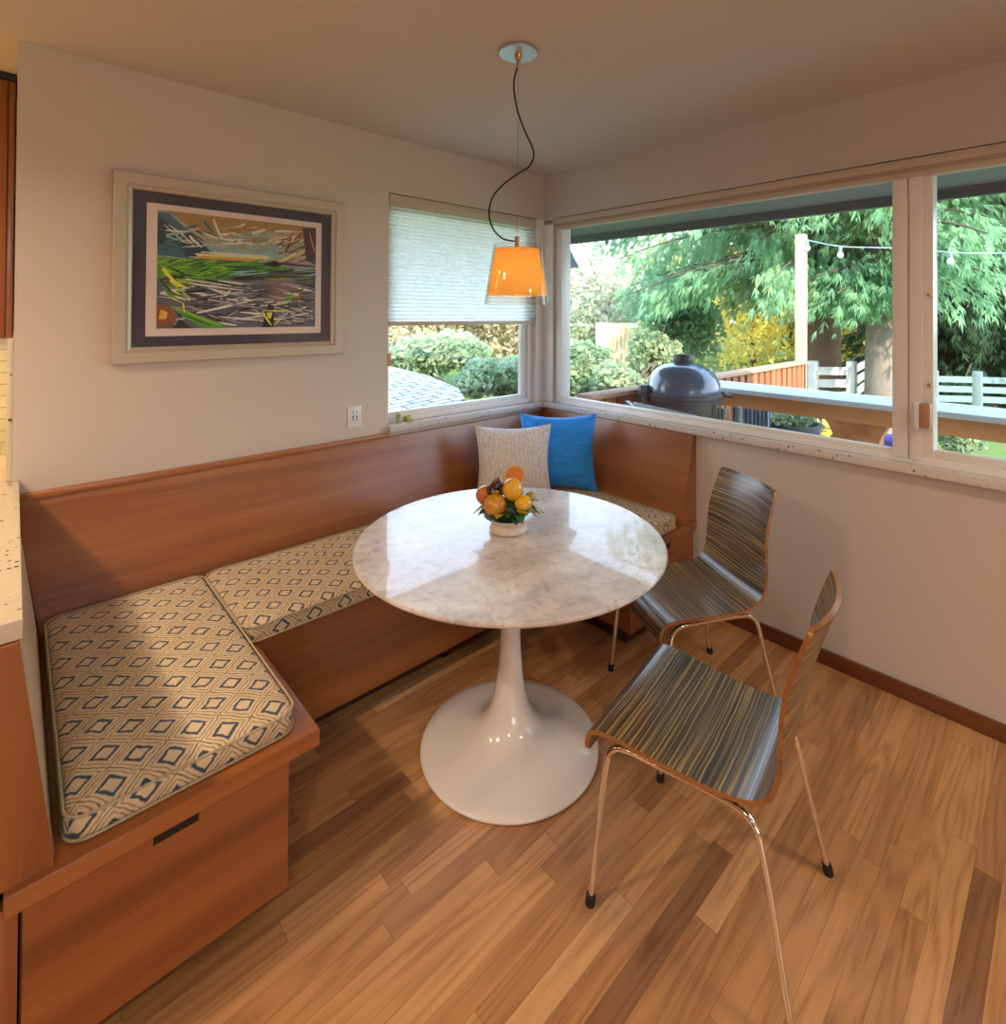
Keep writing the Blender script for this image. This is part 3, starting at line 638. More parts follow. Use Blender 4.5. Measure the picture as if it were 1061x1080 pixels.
# ------------------------------------------------------------------ chairs
def make_chair(label):
    t = thing('dining_chair', label, 'chair', (0, 0, 0), 0, 'zebra veneer dining chairs')
    ctrl = [(.232, .385), (.231, .412), (.220, .436), (.195, .449), (.15, .451), (.06, .444), (-.04, .438), (-.115, .439), (-.170, .449), (-.203, .475), (-.219, .52), (-.231, .58), (-.246, .65), (-.270, .735), (-.291, .80), (-.309, .850)]
    path = smooth_path([(0, y, z) for y, z in ctrl], 5); n = len(path); K = 5*10   # seat ends at the bend
    s = [0.]
    for a, c in zip(path, path[1:]): s.append(s[-1]+(c-a).length)
    nx = 14; TK = .011
    def width(i):
        y, z = path[i].y, path[i].z
        w = .225-(.225-.192)*min(1, max(0, (.2-y)/.41)) if i <= K else .192-.022*(s[i]-s[K])/(s[-1]-s[K])
        for e in (s[i], s[-1]-s[i]):
            rr = .016
            if e < rr: w -= rr*(1-math.sqrt(max(0, 1-((rr-e)/rr)**2)))*.5
        return w
    def pt(i, u):
        p = path[i]; w = width(i); x = u*w
        bk = min(1, max(0, (s[i]-s[K]+.03)/.25)); bk = bk*bk*(3-2*bk)
        return Vector((x, p.y+bk*.030*(u*u)-0*x, p.z + (1-bk)*(-.006*(1-u*u))*min(1, s[i]/.1)*(1 if i < K else 0)))
    def shell(i0, i1, nm, lo, hi):
        b = B(); uvl = b.loops.layers.uv.new('UVMap'); T = {}; L = {}
        for i in range(i0, i1+1):
            for j in range(nx+1):
                u = -1+2*j/nx; p = pt(i, u)
                a = pt(max(0, i-1), u); c = pt(min(n-1, i+1), u); e = pt(i, max(-1, u-.1)); g = pt(i, min(1, u+.1))
                nr = (c-a).cross(g-e).normalized()
                T[i, j] = (p, nr); 
        # orient: front/top side faces +z (seat) / +y (back)
        sgn = 1
        V1 = {}; V2 = {}
        for k_, (p, nr) in T.items():
            V1[k_] = b.verts.new(p); V2[k_] = b.verts.new(p-sgn*nr*TK)
        def face(vs, ks, mi):
            f = b.faces.new(vs); f.material_index = mi
            for l, (i, j) in zip(f.loops, ks): l[uvl].uv = (-1+2*j/nx)*.2, s[i]
            f.loops
        for i in range(i0, i1):
            for j in range(nx):
                ks = [(i, j), (i, j+1), (i+1, j+1), (i+1, j)]
                face([V1[k] for k in ks], ks, 0); face([V2[k] for k in ks[::-1]], ks[::-1], 0)
            for j in (0, nx):
                ks = [(i, j), (i+1, j), (i+1, j), (i, j)]
                face([V1[i, j], V1[i+1, j], V2[i+1, j], V2[i, j]], ks, 1)
        for i, do in ((i0, True), (i1, True)):
            for j in range(nx):
                ks = [(i, j), (i, j+1), (i, j+1), (i, j)]
                face([V1[i, j], V1[i, j+1], V2[i, j+1], V2[i, j]], ks, 1)
        bmesh.ops.recalc_face_normals(b, faces=b.faces)
        return build(nm, b, [m_zebra, m_ply], t, 50)
    shell(0, K, 'seat', 0, 0); shell(K, n-1, 'backrest', 0, 0)
    r = .0078
    for sx in (-1, 1):
        F0 = [(sx*.228, .212, .012), (sx*.212, .19, .25), (sx*.206, .178, .36), (sx*.203, .168, .394), (sx*.201, .146, .412), (sx*.199, .11, .418)]
        Rr = [(sx*.228, -.265, .012), (sx*.200, -.215, .25), (sx*.192, -.190, .36), (sx*.189, -.176, .392), (sx*.187, -.15, .409), (sx*.186, -.11, .413)]
        for P_ in (F0, Rr):
            b = B(); tube(b, [P_[0]]+smooth_path(P_[1:], 6), r, 12); lg = build('leg', b, m_chrome, t, 60)
            b = B(); d = (Vector(P_[1])-Vector(P_[0])).normalized(); tube(b, [Vector(P_[0])-d*.0115, Vector(P_[0])+d*.013], .0122, 14); build('foot_cap', b, m_rubber, lg, 60, label='black rubber foot cap')
        b = B(); tube(b, smooth_path([F0[-1], (sx*.192, 0, .416), Rr[-1]], 6), r, 12); build('seat_rail', b, m_chrome, t, 60)
    b = B()
    tube(b, [(-.199, .09, .418), (-.17, .09, .424), (.17, .09, .424), (.199, .09, .418)], .006, 10); tube(b, [(-.187, -.09, .414), (-.16, -.09, .419), (.16, -.09, .419), (.187, -.09, .414)], .006, 10); build('cross_bar', b, m_chrome, t, 60)
    return t
ch1 = make_chair('zebra striped plywood chair in front of the plain wall, farther of the two chairs')
ch2 = copy_tree(ch1); ch2['label'] = 'zebra striped plywood chair nearest the camera, its back edge-on at the right'
ch1.location = (-.648, -1.416, 0); ch1.rotation_euler.z = math.atan2(.49, -.872)-PI/2
ch2.location = (-1.230, -1.800, 0); ch2.rotation_euler.z = math.atan2(.986, -.166)-PI/2

# ------------------------------------------------------------------ pendant lamp
LX, LY = -1.305, -1.14
lp = thing('pendant_lamp', 'amber shaded pendant lamp hanging above the round table', 'lamp', (LX, LY, H))
b = B(); lathe(b, [(.066, H-.012), (.067, H-.004), (.062, H-.0005)], (LX, LY, 0), 48); lathe(b, [(.067, H-.013), (.067, H-.012)], (LX, LY, 0), 48); build('canopy', b, m_canopy, lp, 40)
b = B(); lathe(b, [(.006, H-.055), (.0075, H-.053), (.0075, H-.032), (.013, H-.026), (.015, H-.013)], (LX, LY, 0), 20); build('canopy_stem', b, m_brass, lp)
b = B(); tube(b, [(LX, LY, H-.05), (LX, LY, 1.80)], .0008, 6); build('suspension_cable', b, flat('steel_cable', (.3, .28, .26), .4, metal=.6), lp)
def lpx(px, py): return Vector((LX, LY, 0)) + R2*((px-545)*1.855/F) + Vector((0, 0, at(px, py, 1.855).z))
b = B(); tube(b, smooth_path([lpx(*p) for p in ((544, 68), (541, 80), (541, 95), (545, 116), (553, 137), (560, 152), (562, 163), (557, 174), (545, 182), (530, 193), (519, 206), (515, 220), (516, 232), (521, 243), (530, 251), (543, 254))], 6), .0032, 10); build('cord', b, m_cord, lp, 60)
b = B(); lathe(b, [(.009, 1.705), (.009, 1.785), (.007, 1.787)], (LX, LY, 0), 20); build('socket', b, m_brass, lp)
b = B(); lathe(b, [(.005, 1.72), (.0755, 1.742), (.0775, 1.738), (.107, 1.580), (.105, 1.580), (.0755, 1.736), (.005, 1.715)], (LX, LY, 0), 64, cap=False); build('lamp_shade', b, m_lshade, lp, 60)
b = B(); lathe(b, [(.0800, 1.758), (.1125, 1.548), (.1150, 1.548), (.0822, 1.758), (.0800, 1.758)], (LX, LY, 0), 64, cap=False); build('glass_shade', b, m_lglass, lp, 60, label='clear glass outer shade')
b = B(); ball(b, (LX, LY, 1.655), .022, 3, (1, 1, 1.25)); build('bulb', b, m_bulb, lp, 80)

# ------------------------------------------------------------------ framed picture
PX0, PX1, PZ0, PZ1 = -2.318, -1.419, 1.318, 2.046
pc = thing('framed_picture', 'large champagne framed abstract landscape print on the left wall', 'picture', ((PX0+PX1)/2, 0, PZ0))
b = B()
prof = [(0, 0), (0, .028), (.004, .032), (.040, .028), (.046, .022), (.050, .024), (.058, .020), (.062, .014), (.062, 0)]   # inset, depth
rings = []
for ins, dp in prof:
    rings.append([b.verts.new((x, -.001-dp, z)) for x, z in ((PX0+ins, PZ0+ins), (PX1-ins, PZ0+ins), (PX1-ins, PZ1-ins), (PX0+ins, PZ1-ins))])
for a, c in zip(rings, rings[1:]):
    for k in range(4): b.faces.new((a[k], a[(k+1) % 4], c[(k+1) % 4], c[k]))
bmesh.ops.recalc_face_normals(b, faces=b.faces); build('frame', b, m_frame, pc, 20)
I = .060
b = B(); box(b, PX0+I, PX1-I, -.010, -.003, PZ0+I, PZ1-I); build('mat_board', b, m_mat, pc, None, label='dark navy outer mat')
b = B(); box(b, -2.212, -1.525, -.0112, -.0104, 1.420, 1.940); build('inner_mat', b, m_mat2, pc, None, label='pale pink inner mat')
PAL = {}
def pal(n, c):
    PAL[n] = len(PAL); PM.append(flat('paint_'+n, tuple(min(.95, x*1.85) for x in c), .6, var=.35, scale=70))
PM = []
for n, c in (('ochre', srgb(128, 104, 52)), ('grey', srgb(128, 128, 110)), ('teal', srgb(40, 84, 92)), ('deep', srgb(22, 48, 58)), ('white', srgb(196, 180, 158)), ('pink', srgb(178, 132, 108)), ('cream', srgb(214, 176, 118)), ('orange', srgb(196, 132, 50)), ('green', srgb(64, 122, 34)), ('lime', srgb(112, 150, 40)), ('dgreen', srgb(26, 58, 30)), ('black', srgb(24, 22, 26)), ('lilac', srgb(128, 122, 130)), ('plum', srgb(64, 42, 48)), ('yellow', srgb(196, 178, 40)), ('brown', srgb(106, 62, 30)), ('slate', srgb(72, 76, 88)), ('aqua', srgb(110, 146, 140))): pal(n, c)
b = B(); lay = [0]
QX0, QX1, QZ0, QZ1 = -2.177, -1.552, 1.450, 1.916
def poly(col, pts):
    lay[0] += 1; y = -.0116-lay[0]*8e-6
    cp = [(min(1, max(0, u)), min(1, max(0, v))) for u, v in pts]
    if abs(sum(cp[i][0]*cp[(i+1) % len(cp)][1]-cp[(i+1) % len(cp)][0]*cp[i][1] for i in range(len(cp)))) < 1e-5: return
    vs = [b.verts.new((QX0+u*(QX1-QX0), y, QZ0+v*(QZ1-QZ0))) for u, v in cp]
    try: f = b.faces.new(vs); f.material_index = PAL[col]
    except ValueError: pass
def stroke(col, u0, v0, u1, v1, w):
    dx, dy = u1-u0, v1-v0; L = math.hypot(dx, dy) or 1; nx, ny = -dy/L*w/2, dx/L*w/2
    j = lambda: random.uniform(.4, 1.2)
    a, c_ = j(), j()
    poly(col, [(u0-nx*a*.4, v0-ny*a*.4), (u0+dx*.5-nx*1.1, v0+dy*.5-ny*1.1), (u1-nx*c_*.3, v1-ny*c_*.3), (u1+nx*c_, v1+ny*c_), (u0+dx*.4+nx, v0+dy*.4+ny), (u0+nx*a, v0+ny*a)])
random.seed(21)
poly('grey', [(0, .55), (1, .55), (1, 1), (0, 1)]); poly('slate', [(0, 0), (1, 0), (1, .58), (0, .58)])
poly('ochre', [(.05, 1), (.95, 1), (.97, .86), (.5, .90), (.33, .78), (.2, .86)]); poly('aqua', [(.18, .62), (.70, .62), (.74, .78), (.5, .84), (.3, .74)])
for k in range(26): u = random.uniform(.25, .6); v = random.uniform(.66, .9); stroke(random.choice(['aqua', 'grey', 'ochre', 'grey']), u, v, u+random.uniform(.1, .25), v+random.uniform(-.06, .03), random.uniform(.01, .03))
poly('teal', [(0, .98), (.06, .98), (.32, .66), (.22, .6), (0, .62)]); poly('deep', [(0, .95), (.1, .86), (.02, .7), (0, .7)]); poly('deep', [(.08, .78), (.17, .84), (.3, .66), (.16, .62)])
for k in range(30): u = random.uniform(0, .26); v = random.uniform(.6, .95); stroke(random.choice(['teal', 'deep', 'aqua', 'white']), u, v, u+random.uniform(.05, .16), v+random.uniform(-.14, .05), random.uniform(.006, .022))
stroke('white', .31, .97, .36, .80, .016); stroke('white', .36, .80, .60, .77, .016); stroke('white', .60, .77, .73, .87, .016)
for k in range(40): u = random.uniform(.34, .80); v = random.uniform(.74, .93); stroke(random.choice(['pink', 'white', 'grey', 'ochre', 'cream']), u, v, u+random.uniform(.06, .2), v+random.uniform(.0, .08), random.uniform(.008, .026))
for k in range(36): u = random.uniform(.68, .96); v = random.uniform(.62, .86); stroke(random.choice(['pink', 'orange', 'plum', 'brown', 'cream', 'plum']), u, v, u+random.uniform(.03, .1), v+random.uniform(.02, .09), random.uniform(.008, .02))
poly('plum', [(.9, .98), (1, 1), (1, .62), (.93, .66)]); stroke('deep', .91, .97, .95, .68, .012); stroke('pink', .95, .95, .99, .75, .008)
poly('cream', [(.2, .655), (.68, .675), (.66, .645), (.22, .635)]); poly('orange', [(.22, .635), (.66, .64), (.6, .615), (.2, .612)]); stroke('white', .24, .668, .66, .672, .02); stroke('teal', .15, .602, .75, .606, .02)
stroke('plum', .66, .62, 1, .60, .03)
poly('green', [(0, .60), (.62, .60), (.82, .58), (.55, .47), (.3, .42), (0, .42)])
for k in range(90): u = random.uniform(0, .55); v = random.uniform(.43, .585); stroke(random.choice(['lime', 'green', 'dgreen', 'green', 'lime']), u, v, u+random.uniform(.04, .14), v+random.uniform(-.01, .06), random.uniform(.005, .016))
for k in range(44): u = random.uniform(.35, .9); v = random.uniform(.44, .56); stroke(random.choice(['dgreen', 'aqua', 'green', 'black', 'dgreen']), u, v, u+random.uniform(.1, .3), v+random.uniform(0, .05), random.uniform(.006, .02))
poly('black', [(.62, .6), (.7, .64), (.76, .6), (.7, .57)])
for k in range(190): u = random.uniform(.0, .9); v = random.uniform(.03, .43); stroke(random.choice(['black', 'lilac', 'lilac', 'slate', 'plum', 'white', 'dgreen', 'black', 'white']), u, v, u+random.uniform(.06, .26), v+random.uniform(-.09, .08), random.uniform(.004, .022))
stroke('white', .1, .40, .5, .34, .016); stroke('white', .22, .13, .55, .25, .022); stroke('lilac', .28, .25, .6, .18, .025); stroke('white', .35, .10, .64, .06, .018); stroke('white', .12, .43, .42, .38, .012); stroke('white', .28, .36, .38, .30, .012)
for k in range(16): u = random.uniform(0, .12); v = random.uniform(.32, .56); stroke(random.choice(['green', 'lime', 'dgreen', 'yellow']), u, v, u+random.uniform(.04, .12), v-random.uniform(.02, .12), random.uniform(.01, .03))
poly('brown', [(0, .02), (.09, .03), (.11, .12), (.06, .2), (0, .2)]); poly('orange', [(.01, .08), (.05, .08), (.06, .14), (.02, .16)]); poly('black', [(.09, 0), (.2, 0), (.12, .08)])
poly('green', [(.07, .2), (.12, .17), (.4, .02), (.36, 0), (.26, .0), (.14, .1)]); stroke('lime', .09, .18, .36, .02, .014); stroke('yellow', .06, .27, .14, .22, .01); stroke('yellow', .14, .22, .15, .14, .01); stroke('dgreen', .12, .13, .3, .02, .012)
poly('black', [(.62, .0), (.66, .22), (.7, .2), (.7, 0)]); stroke('yellow', .62, .15, .68, .02, .014); stroke('yellow', .62, .155, .80, .155, .014); stroke('yellow', .80, .15, .70, .02, .014); poly('yellow', [(.65, .14), (.69, .14), (.68, .08), (.66, .09)])
for k in range(14): u = random.uniform(.72, .95); v = random.uniform(.02, .3); stroke(random.choice(['plum', 'green', 'dgreen', 'brown', 'lilac']), u, v, u+random.uniform(.04, .14), v+random.uniform(-.04, .1), random.uniform(.01, .03))
build('print', b, PM, pc, None, label='abstract green and teal landscape print')
b = B(); box(b, PX0+.055, PX1-.055, -.0158, -.0145, PZ0+.055, PZ1-.055); build('glazing', b, m_pglass, pc, None)

# ------------------------------------------------------------------ outlet, sill items
ot = thing('wall_outlet', 'white duplex outlet plate on the wall below the picture', 'outlet', (-1.346, 0, .945))
b = B(); box(b, -1.383, -1.309, -.006, -.0005, .945, 1.050, .003); build('plate', b, m_plate, ot)
b = B(); box(b, -1.368, -1.324, -.0085, -.006, .96, 1.036, .002); build('socket', b, m_plate, ot)
b = B()
for zc in (.978, 1.018):
    box(b, -1.357, -1.3535, -.0095, -.0083, zc, zc+.011); box(b, -1.339, -1.3355, -.0095, -.0083, zc-.001, zc+.011); ball(b, (-1.346, -.0084, zc-.010), .0028, 1)
for xc in (-1.356, -1.336): box(b, xc-.003, xc+.003, -.0095, -.0083, .992, 1.004)
build('socket_slots', b, m_dark, ot)
m_gg = glass_mat('green_tinted_glass', (.75, .86, .6), 1.35)
vz = thing('bud_vase', 'tiny green glass vase with a pale bloom on the window sill', 'vase', (-1.095, .005, WZ0+.002))
b = B(); lathe(b, [(.010, .0005), (.010, .004), (.0085, .025), (.012, .042), (.014, .048)], (-1.095, .005, WZ0+.002), 20, cap=False); build('vase_body', b, flat('green_glass_solid', (.30, .40, .16), .15, coat=.6), vz, 60)
b = B(); ball(b, (-1.095, .005, WZ0+.052), .011, 2, (1.1, 1, .7)); build('bloom', b, flat('pale_bloom', (.66, .60, .50), .8), vz, 60)
cn = thing('tealight_cup', 'tiny lime green tealight cup on the window sill beside the bud vase', 'candle', (-1.030, .010, WZ0+.002))
b = B(); lathe(b, [(.012, .0005), (.018, .008), (.019, .018), (.015, .028), (.012, .028), (.014, .018)], (-1.030, .010, WZ0+.002), 20, cap=False); build('cup', b, flat('lime_glass', (.40, .52, .03), .15, coat=.6), cn, 60)
b = B(); lathe(b, [(.0005, .022), (.013, .022), (.013, .02)], (-1.030, .010, WZ0+.002), 16, cap=False); build('wax', b, flat('lime_wax', (.55, .62, .12), .5), cn, 60)

# ------------------------------------------------------------------ kitchen side
pn = thing('peninsula_cabinet', 'cherry end panel of the kitchen peninsula at the far left', 'cabinet', (-2.9, -.6, 0))
b = B(); prism(b, [(-3.3, .0), (-2.602, .0), (-2.602, .451), (-2.513, .451), (-2.567, .899), (-3.3, .899)], 1, -1.140, -1.120); build('end_panel', b, m_woodz, pn)
b = B(); box(b, -3.3, -2.602, -1.118, .66, .0, .899); build('carcass', b, m_woodz, pn)
b = B(); prism(b, [(-3.4, -1.130), (-2.562, -1.130), (-2.562, -.002), (-2.582, -.002), (-2.582, .698), (-3.4, .698)], 2, .9, .938, bevel=.003); build('kitchen_counter', b, m_quartzk, None, 30, 'cream speckled quartz countertop of the peninsula at the far left', 'countertop')
uc = thing('upper_cabinet', 'cherry upper kitchen cabinet at the top left edge', 'cabinet', (-3.2, .5, 1.41))
b = B(); box(b, -3.8, -2.584, .37, .698, 1.41, 2.41); build('carcass', b, m_woodz, uc)
for x0, x1 in ((-2.602, -2.585), (-3.05, -2.606), (-3.5, -3.054)):
    b = B(); box(b, x0, x1, .35, .369, 1.41, 2.40, .001); build('door', b, m_woodz, uc)
b = B(); box(b, -3.8, -2.584, .36, .698, 2.412, 2.438); build('gap_shade_strip', b, m_black, uc)  # black strip fills the gap above the cabinet in place of its shade

# ------------------------------------------------------------------ outdoors: house eave, deck, railing
m_soff = flat('grey_soffit_paint', (.17, .185, .18), .7)
m_fasc = flat('dark_fascia_paint', (.10, .12, .14), .6)
b = B(); box(b, .12, 1.2, -7, .93, 2.23, 2.29); box(b, -2.44, .12, .125, .93, 2.23, 2.29); struct('trim_3', b, m_soff)
b = B(); box(b, 1.2, 1.24, -7, .97, 2.17, 2.40); box(b, -2.44, 1.2, .93, .97, 2.17, 2.40)
prism(b, [(.975, 2.25), (.91, 2.25), (.715, 1.965), (.73, 1.94), (.975, 1.94)], 0, 1.165, 1.199); struct('trim_4', b, m_fasc)
b = B(); box(b, -10.2, 1.24, -7.2, .97, 2.46+.09, 2.62); struct('roof', b, m_fasc)
GZ = -.45; DZ = -.15
b = B(); box(b, -60, 90, -70, 90, GZ-.1, GZ); struct('ground', b, leaf_mat('lawn_grass', [(.10, .16, .04), (.12, .26, .07), (.22, .20, .10), (.14, .30, .08)], 0.05, 2.5))
m_deckf = wood('deck_boards', 1, srgb(110, 80, 58), srgb(140, 106, 78), srgb(160, 126, 96), rough=.7, coat=0)
b = B()
for k in range(13): box(b, .125+k*.132, .125+k*.132+.126, -6, -.22, DZ-.04, DZ)
struct('deck_floor', b, m_deckf)
m_cedar = wood('cedar_boards', 2, srgb(118, 66, 36), srgb(162, 96, 56), srgb(190, 122, 78), rough=.6, coat=0)
m_cedarx = wood('cedar_rail', 0, srgb(168, 104, 60), srgb(208, 140, 86), srgb(226, 164, 110), rough=.6, coat=0)
m_cedary = wood('cedar_beam', 1, srgb(190, 124, 70), srgb(224, 156, 98), srgb(238, 180, 124), rough=.6, coat=0)
m_cap = flat('grey_white_cap_paint', (.62, .66, .68), .5)
rl = thing('deck_railing', 'reddish vertical board deck railing with a pale cap running away from the house', 'railing', (2, -.26, GZ))
b = B(); box(b, .125, 4.0, -.33, -.19, .955, .985, .004); build('cap_rail', b, flat('weathered_cap', srgb(186, 140, 112), .6), rl)
b = B(); box(b, .125, 4.0, -.285, -.245, .86, .955); box(b, .125, 4.0, -.285, -.245, -.25, -.16); build('stringer', b, m_cedarx, rl)
for k in range(27):
    b = B(); box(b, .14+k*.144, .14+k*.144+.095, -.31, -.287, -.3, .95, .003); build('board', b, m_cedar, rl, 30)
b = B(); box(b, 3.93, 4.03, -.31, -.21, GZ, 2.44, .006); build('light_pole', b, flat('pale_sunlit_post', srgb(214, 168, 136), .6), rl, label='tall pale post carrying the string lights')
bar = thing('deck_bar_ledge', 'pale grey deck bar ledge on a cedar beam outside the right window', 'ledge', (1.4, -2, DZ))
b = B(); box(b, 1.20, 1.60, -5, -.34, .945, .98, .004); build('ledge_top', b, m_cap, bar)
b = B(); box(b, 1.30, 1.345, -5, -.34, .83, .944, .004); build('beam', b, m_cedary, bar)
for y in (-1.50, -3.4):
    b = B(); prism(b, [(y-.17, .829), (y+.17, .829), (y+.13, .74), (y+.12, DZ), (y-.12, DZ), (y-.13, .74)], 0, 1.31, 1.42); build('post', b, m_cedarx, bar)
# kamado grill
G = Vector((.735, -.62, 0))
kg = thing('kamado_grill', 'dark blue black egg shaped kamado grill outside on the deck', 'grill', (G.x, G.y, DZ))
m_kam = flat('kamado_glaze', (.055, .085, .15), .28, coat=.8, bump=.5, bscale=60, var=.15)
m_steel = flat('weathered_steel', (.28, .29, .30), .4, metal=.7)
b = B(); lathe(b, [(.15, .46), (.19, .5), (.225, .60), (.24, .72), (.243, .84), (.243, .935)], G, 56); build('firebox', b, flat('kamado_body', (.06, .05, .055), .3, coat=.7, bump=.4, bscale=60), kg, 60)
b = B(); lathe(b, [(.243, .985), (.2445, 1.0), (.240, 1.04), (.226, 1.085), (.200, 1.125), (.165, 1.155), (.125, 1.175), (.08, 1.185), (.07, 1.186)], G, 56); build('lid', b, m_kam, kg, 60)
b = B(); lathe(b, [(.066, 1.186), (.068, 1.20), (.068, 1.235), (.060, 1.244), (.02, 1.247)], G, 32); build('vent_cap', b, flat('cast_iron', (.03, .035, .04), .5), kg, 50)
b = B(); lathe(b, [(.248, .935), (.251, .938), (.251, .955), (.246, .958), (.246, .963), (.251, .966), (.251, .984), (.247, .986)], G, 56); build('hinge_band', b, flat('band_steel', (.10, .10, .11), .35, metal=.6), kg, 40)
b = B(); q = G - R2*.27; obox(b, q+Vector((0, 0, .985)), R2*.03, F2*.035, (0, 0, .05), bevel=.006)
for dz in (.95, .99, 1.02): tube(b, [q+Vector((0, 0, dz))-F2*.05, q+Vector((0, 0, dz))+F2*.03], .012, 10)
build('hinge', b, flat('hinge_steel', (.06, .065, .07), .4, metal=.5), kg, 40)
b = B(); q = G + R2*.25; tube(b, [q+Vector((0, 0, .975))-F2*.08, q+R2*.05+Vector((0, 0, .972))-F2*.08, q+R2*.05+Vector((0, 0, .972))+F2*.08, q+Vector((0, 0, .975))+F2*.08], .012, 10); build('handle', b, flat('handle_dark', (.04, .035, .03), .5), kg, 50)
b = B(); q = G+R2*.14-F2*.10; ball(b, q+Vector((0, 0, 1.145)), .022, 2, (1, 1, .8)); build('thermometer', b, flat('gauge_white', (.6, .62, .64), .3), kg, 50)
b = B()
for sx in (-1, 1):
    for sy in (-1, 1): q = G+R2*.22*sx+F2*.15*sy; tube(b, [q+Vector((0, 0, DZ+.03)), q+Vector((0, 0, .90))], .016, 10)
for z in (.1, .45): tube(b, [G+R2*.22*sx+F2*.15*sy+Vector((0, 0, z)) for sx, sy in ((-1,-1),(1,-1),(1,1),(-1,1))], .013, 8, True)
tube(b, [G+R2*.285-F2*.24+Vector((0, 0, .93)), G+R2*.285-F2*.24+Vector((0, 0, .80))], .02, 10)
build('cart_frame', b, m_steel, kg, 50)
a_, c_ = at(668, 428.5, 3.3), at(735, 443, 3.05); mid = (a_+c_)/2; hx = (c_-a_)/2
b = B(); obox(b, mid, hx, Vector((hx.y, -hx.x, 0)).normalized()*.12 if False else F2*.012, (0, 0, .026), bevel=.003)
for e in (a_, c_): obox(b, e+F2*.10+Vector((0, 0, -.01)), R2*.012, F2*.10, (0, 0, .012))
build('side_shelf', b, m_steel, kg, 40)

# ------------------------------------------------------------------ yard things
m_slat = flat('weathered_white_slats', srgb(200, 196, 190), .7)
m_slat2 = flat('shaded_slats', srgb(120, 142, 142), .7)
def slat_fence(P, zt, zb, n, label, m_slat=m_slat):
    P = [Vector((p.x, p.y, 0)) for p in P]
    t = thing('slat_fence', label, 'fence', (P[0].x, P[0].y, GZ), 0, 'pale horizontal slat fences in the yard')
    b = B(); hh = (zt-zb)/n*.32
    for a, c in zip(P, P[1:]):
        d = (c-a)/2; m_ = (a+c)/2; pr = Vector((-d.y, d.x, 0)).normalized()
        for k in range(n): obox(b, m_+Vector((0, 0, zb+(zt-zb)*(k+.5)/n)), d, pr*.012, (0, 0, hh))
    build('slats', b, m_slat, t, None)
    for a in P:
        b = B(); box(b, a.x-.06, a.x+.06, a.y-.06, a.y+.06, GZ, zt+.06, .01); build('post', b, m_slat, t, 30)
slat_fence([at(858, 0, 8.4), at(898, 0, 8.4), at(924, 0, 11)], .74, .16, 3, 'sunlit slat fence with a corner post between two tree trunks beyond the deck')
slat_fence([at(984, 0, 8.6), at(1030, 0, 8.5), at(1120, 0, 8.2)], .58, .12, 3, 'shaded slat fence seen through the sliding pane at the far right', m_slat2)
gp = thing('board_fence', 'sunlit pale board fence with a slim post in the far yard', 'fence', at(652, 395, 10)*1)
gp.location.z = GZ; ROOT_M[gp.name] = Matrix.Translation(gp.location)
b = B()
for k in range(8):
    q = at(640+k*4.4, 0, 10.); box(b, q.x-.01, q.x+.06, q.y-.05, q.y+.04, GZ, at(640, 341, 10).z)
build('boards', b, flat('sunlit_fence_boards', srgb(226, 196, 160), .7), gp, None)
q = at(634, 0, 9.4); b = B(); box(b, q.x-.05, q.x+.05, q.y-.05, q.y+.05, GZ, at(634, 340, 9.4).z, .01); build('post', b, flat('pale_gate_post', srgb(214, 206, 190), .7), gp)
# corrugated planter, pot plant
q0, q1 = at(774, 0, 4.55), at(813, 0, 4.45); q0.z = q1.z = 0; d = (q1-q0); L = d.length; d.normalize(); pr = Vector((-d.y, d.x, 0))
cp = thing('metal_planter', 'blue grey corrugated metal planter standing below the bar ledge', 'planter', (q0.x, q0.y, GZ))
b = B(); N = 60; zt = at(800, 430, 4.5).z; A_ = []; B_ = []
for i in range(N+1):
    p = q0+d*L*i/N+pr*.014*math.sin(i*PI/3.2); A_.append(b.verts.new(p+Vector((0, 0, GZ)))); B_.append(b.verts.new(p+Vector((0, 0, zt))))
for i in range(N): b.faces.new((A_[i], A_[i+1], B_[i+1], B_[i]))
build('corrugated_side', b, flat('galvanised_blue_grey', srgb(120, 138, 160), .45, metal=.3), cp, 60)
b = B(); obox(b, (q0+q1)/2+pr*.1+Vector((0, 0, (zt+GZ)/2-.01)), d*L/2, pr*.08, (0, 0, (zt-GZ)/2-.02)); build('soil_box', b, flat('planter_soil', (.05, .04, .03), .9), cp, None)

# foliage ------------------------------------------------------------------
def quads_mesh(name, C, D, S, W):
    """n leaf quads: centre C, long axis D, side axis S, (arrays n x 3), tapered diamond"""
    n = len(C); V = np.empty((n, 4, 3)); V[:, 0] = C-D; V[:, 1] = C+S-D*.1; V[:, 2] = C+D; V[:, 3] = C-S-D*.1
    me = bpy.data.meshes.new(name); me.vertices.add(n*4); me.vertices.foreach_set('co', V.reshape(-1))
    me.loops.add(n*4); me.loops.foreach_set('vertex_index', np.arange(n*4, dtype=np.int32))
    me.polygons.add(n); me.polygons.foreach_set('loop_start', np.arange(0, n*4, 4, dtype=np.int32)); me.update(calc_edges=True)
    return me
def unit(v): return v/np.maximum(1e-9, np.linalg.norm(v, axis=1, keepdims=True))
def leaves(name, blobs, size, mats, parent, flatness=0., droop=0.):
    Cs = []
    for (c, r, n) in blobs:
        p = unit(rng.normal(size=(n, 3)))*(rng.random((n, 1))**.45); Cs.append(np.array(c)+p*np.array(r))
    C = np.concatenate(Cs); n = len(C)
    D = unit(rng.normal(size=(n, 3))*(1, 1, 1-flatness)+np.array((0, 0, -droop))); S = unit(np.cross(D, rng.normal(size=(n, 3))))
    k = size*rng.uniform(.6, 1.3, (n, 1))
    return build(name, None, mats, parent, None, me=quads_mesh(name, C, D*k, S*k*.55, None))
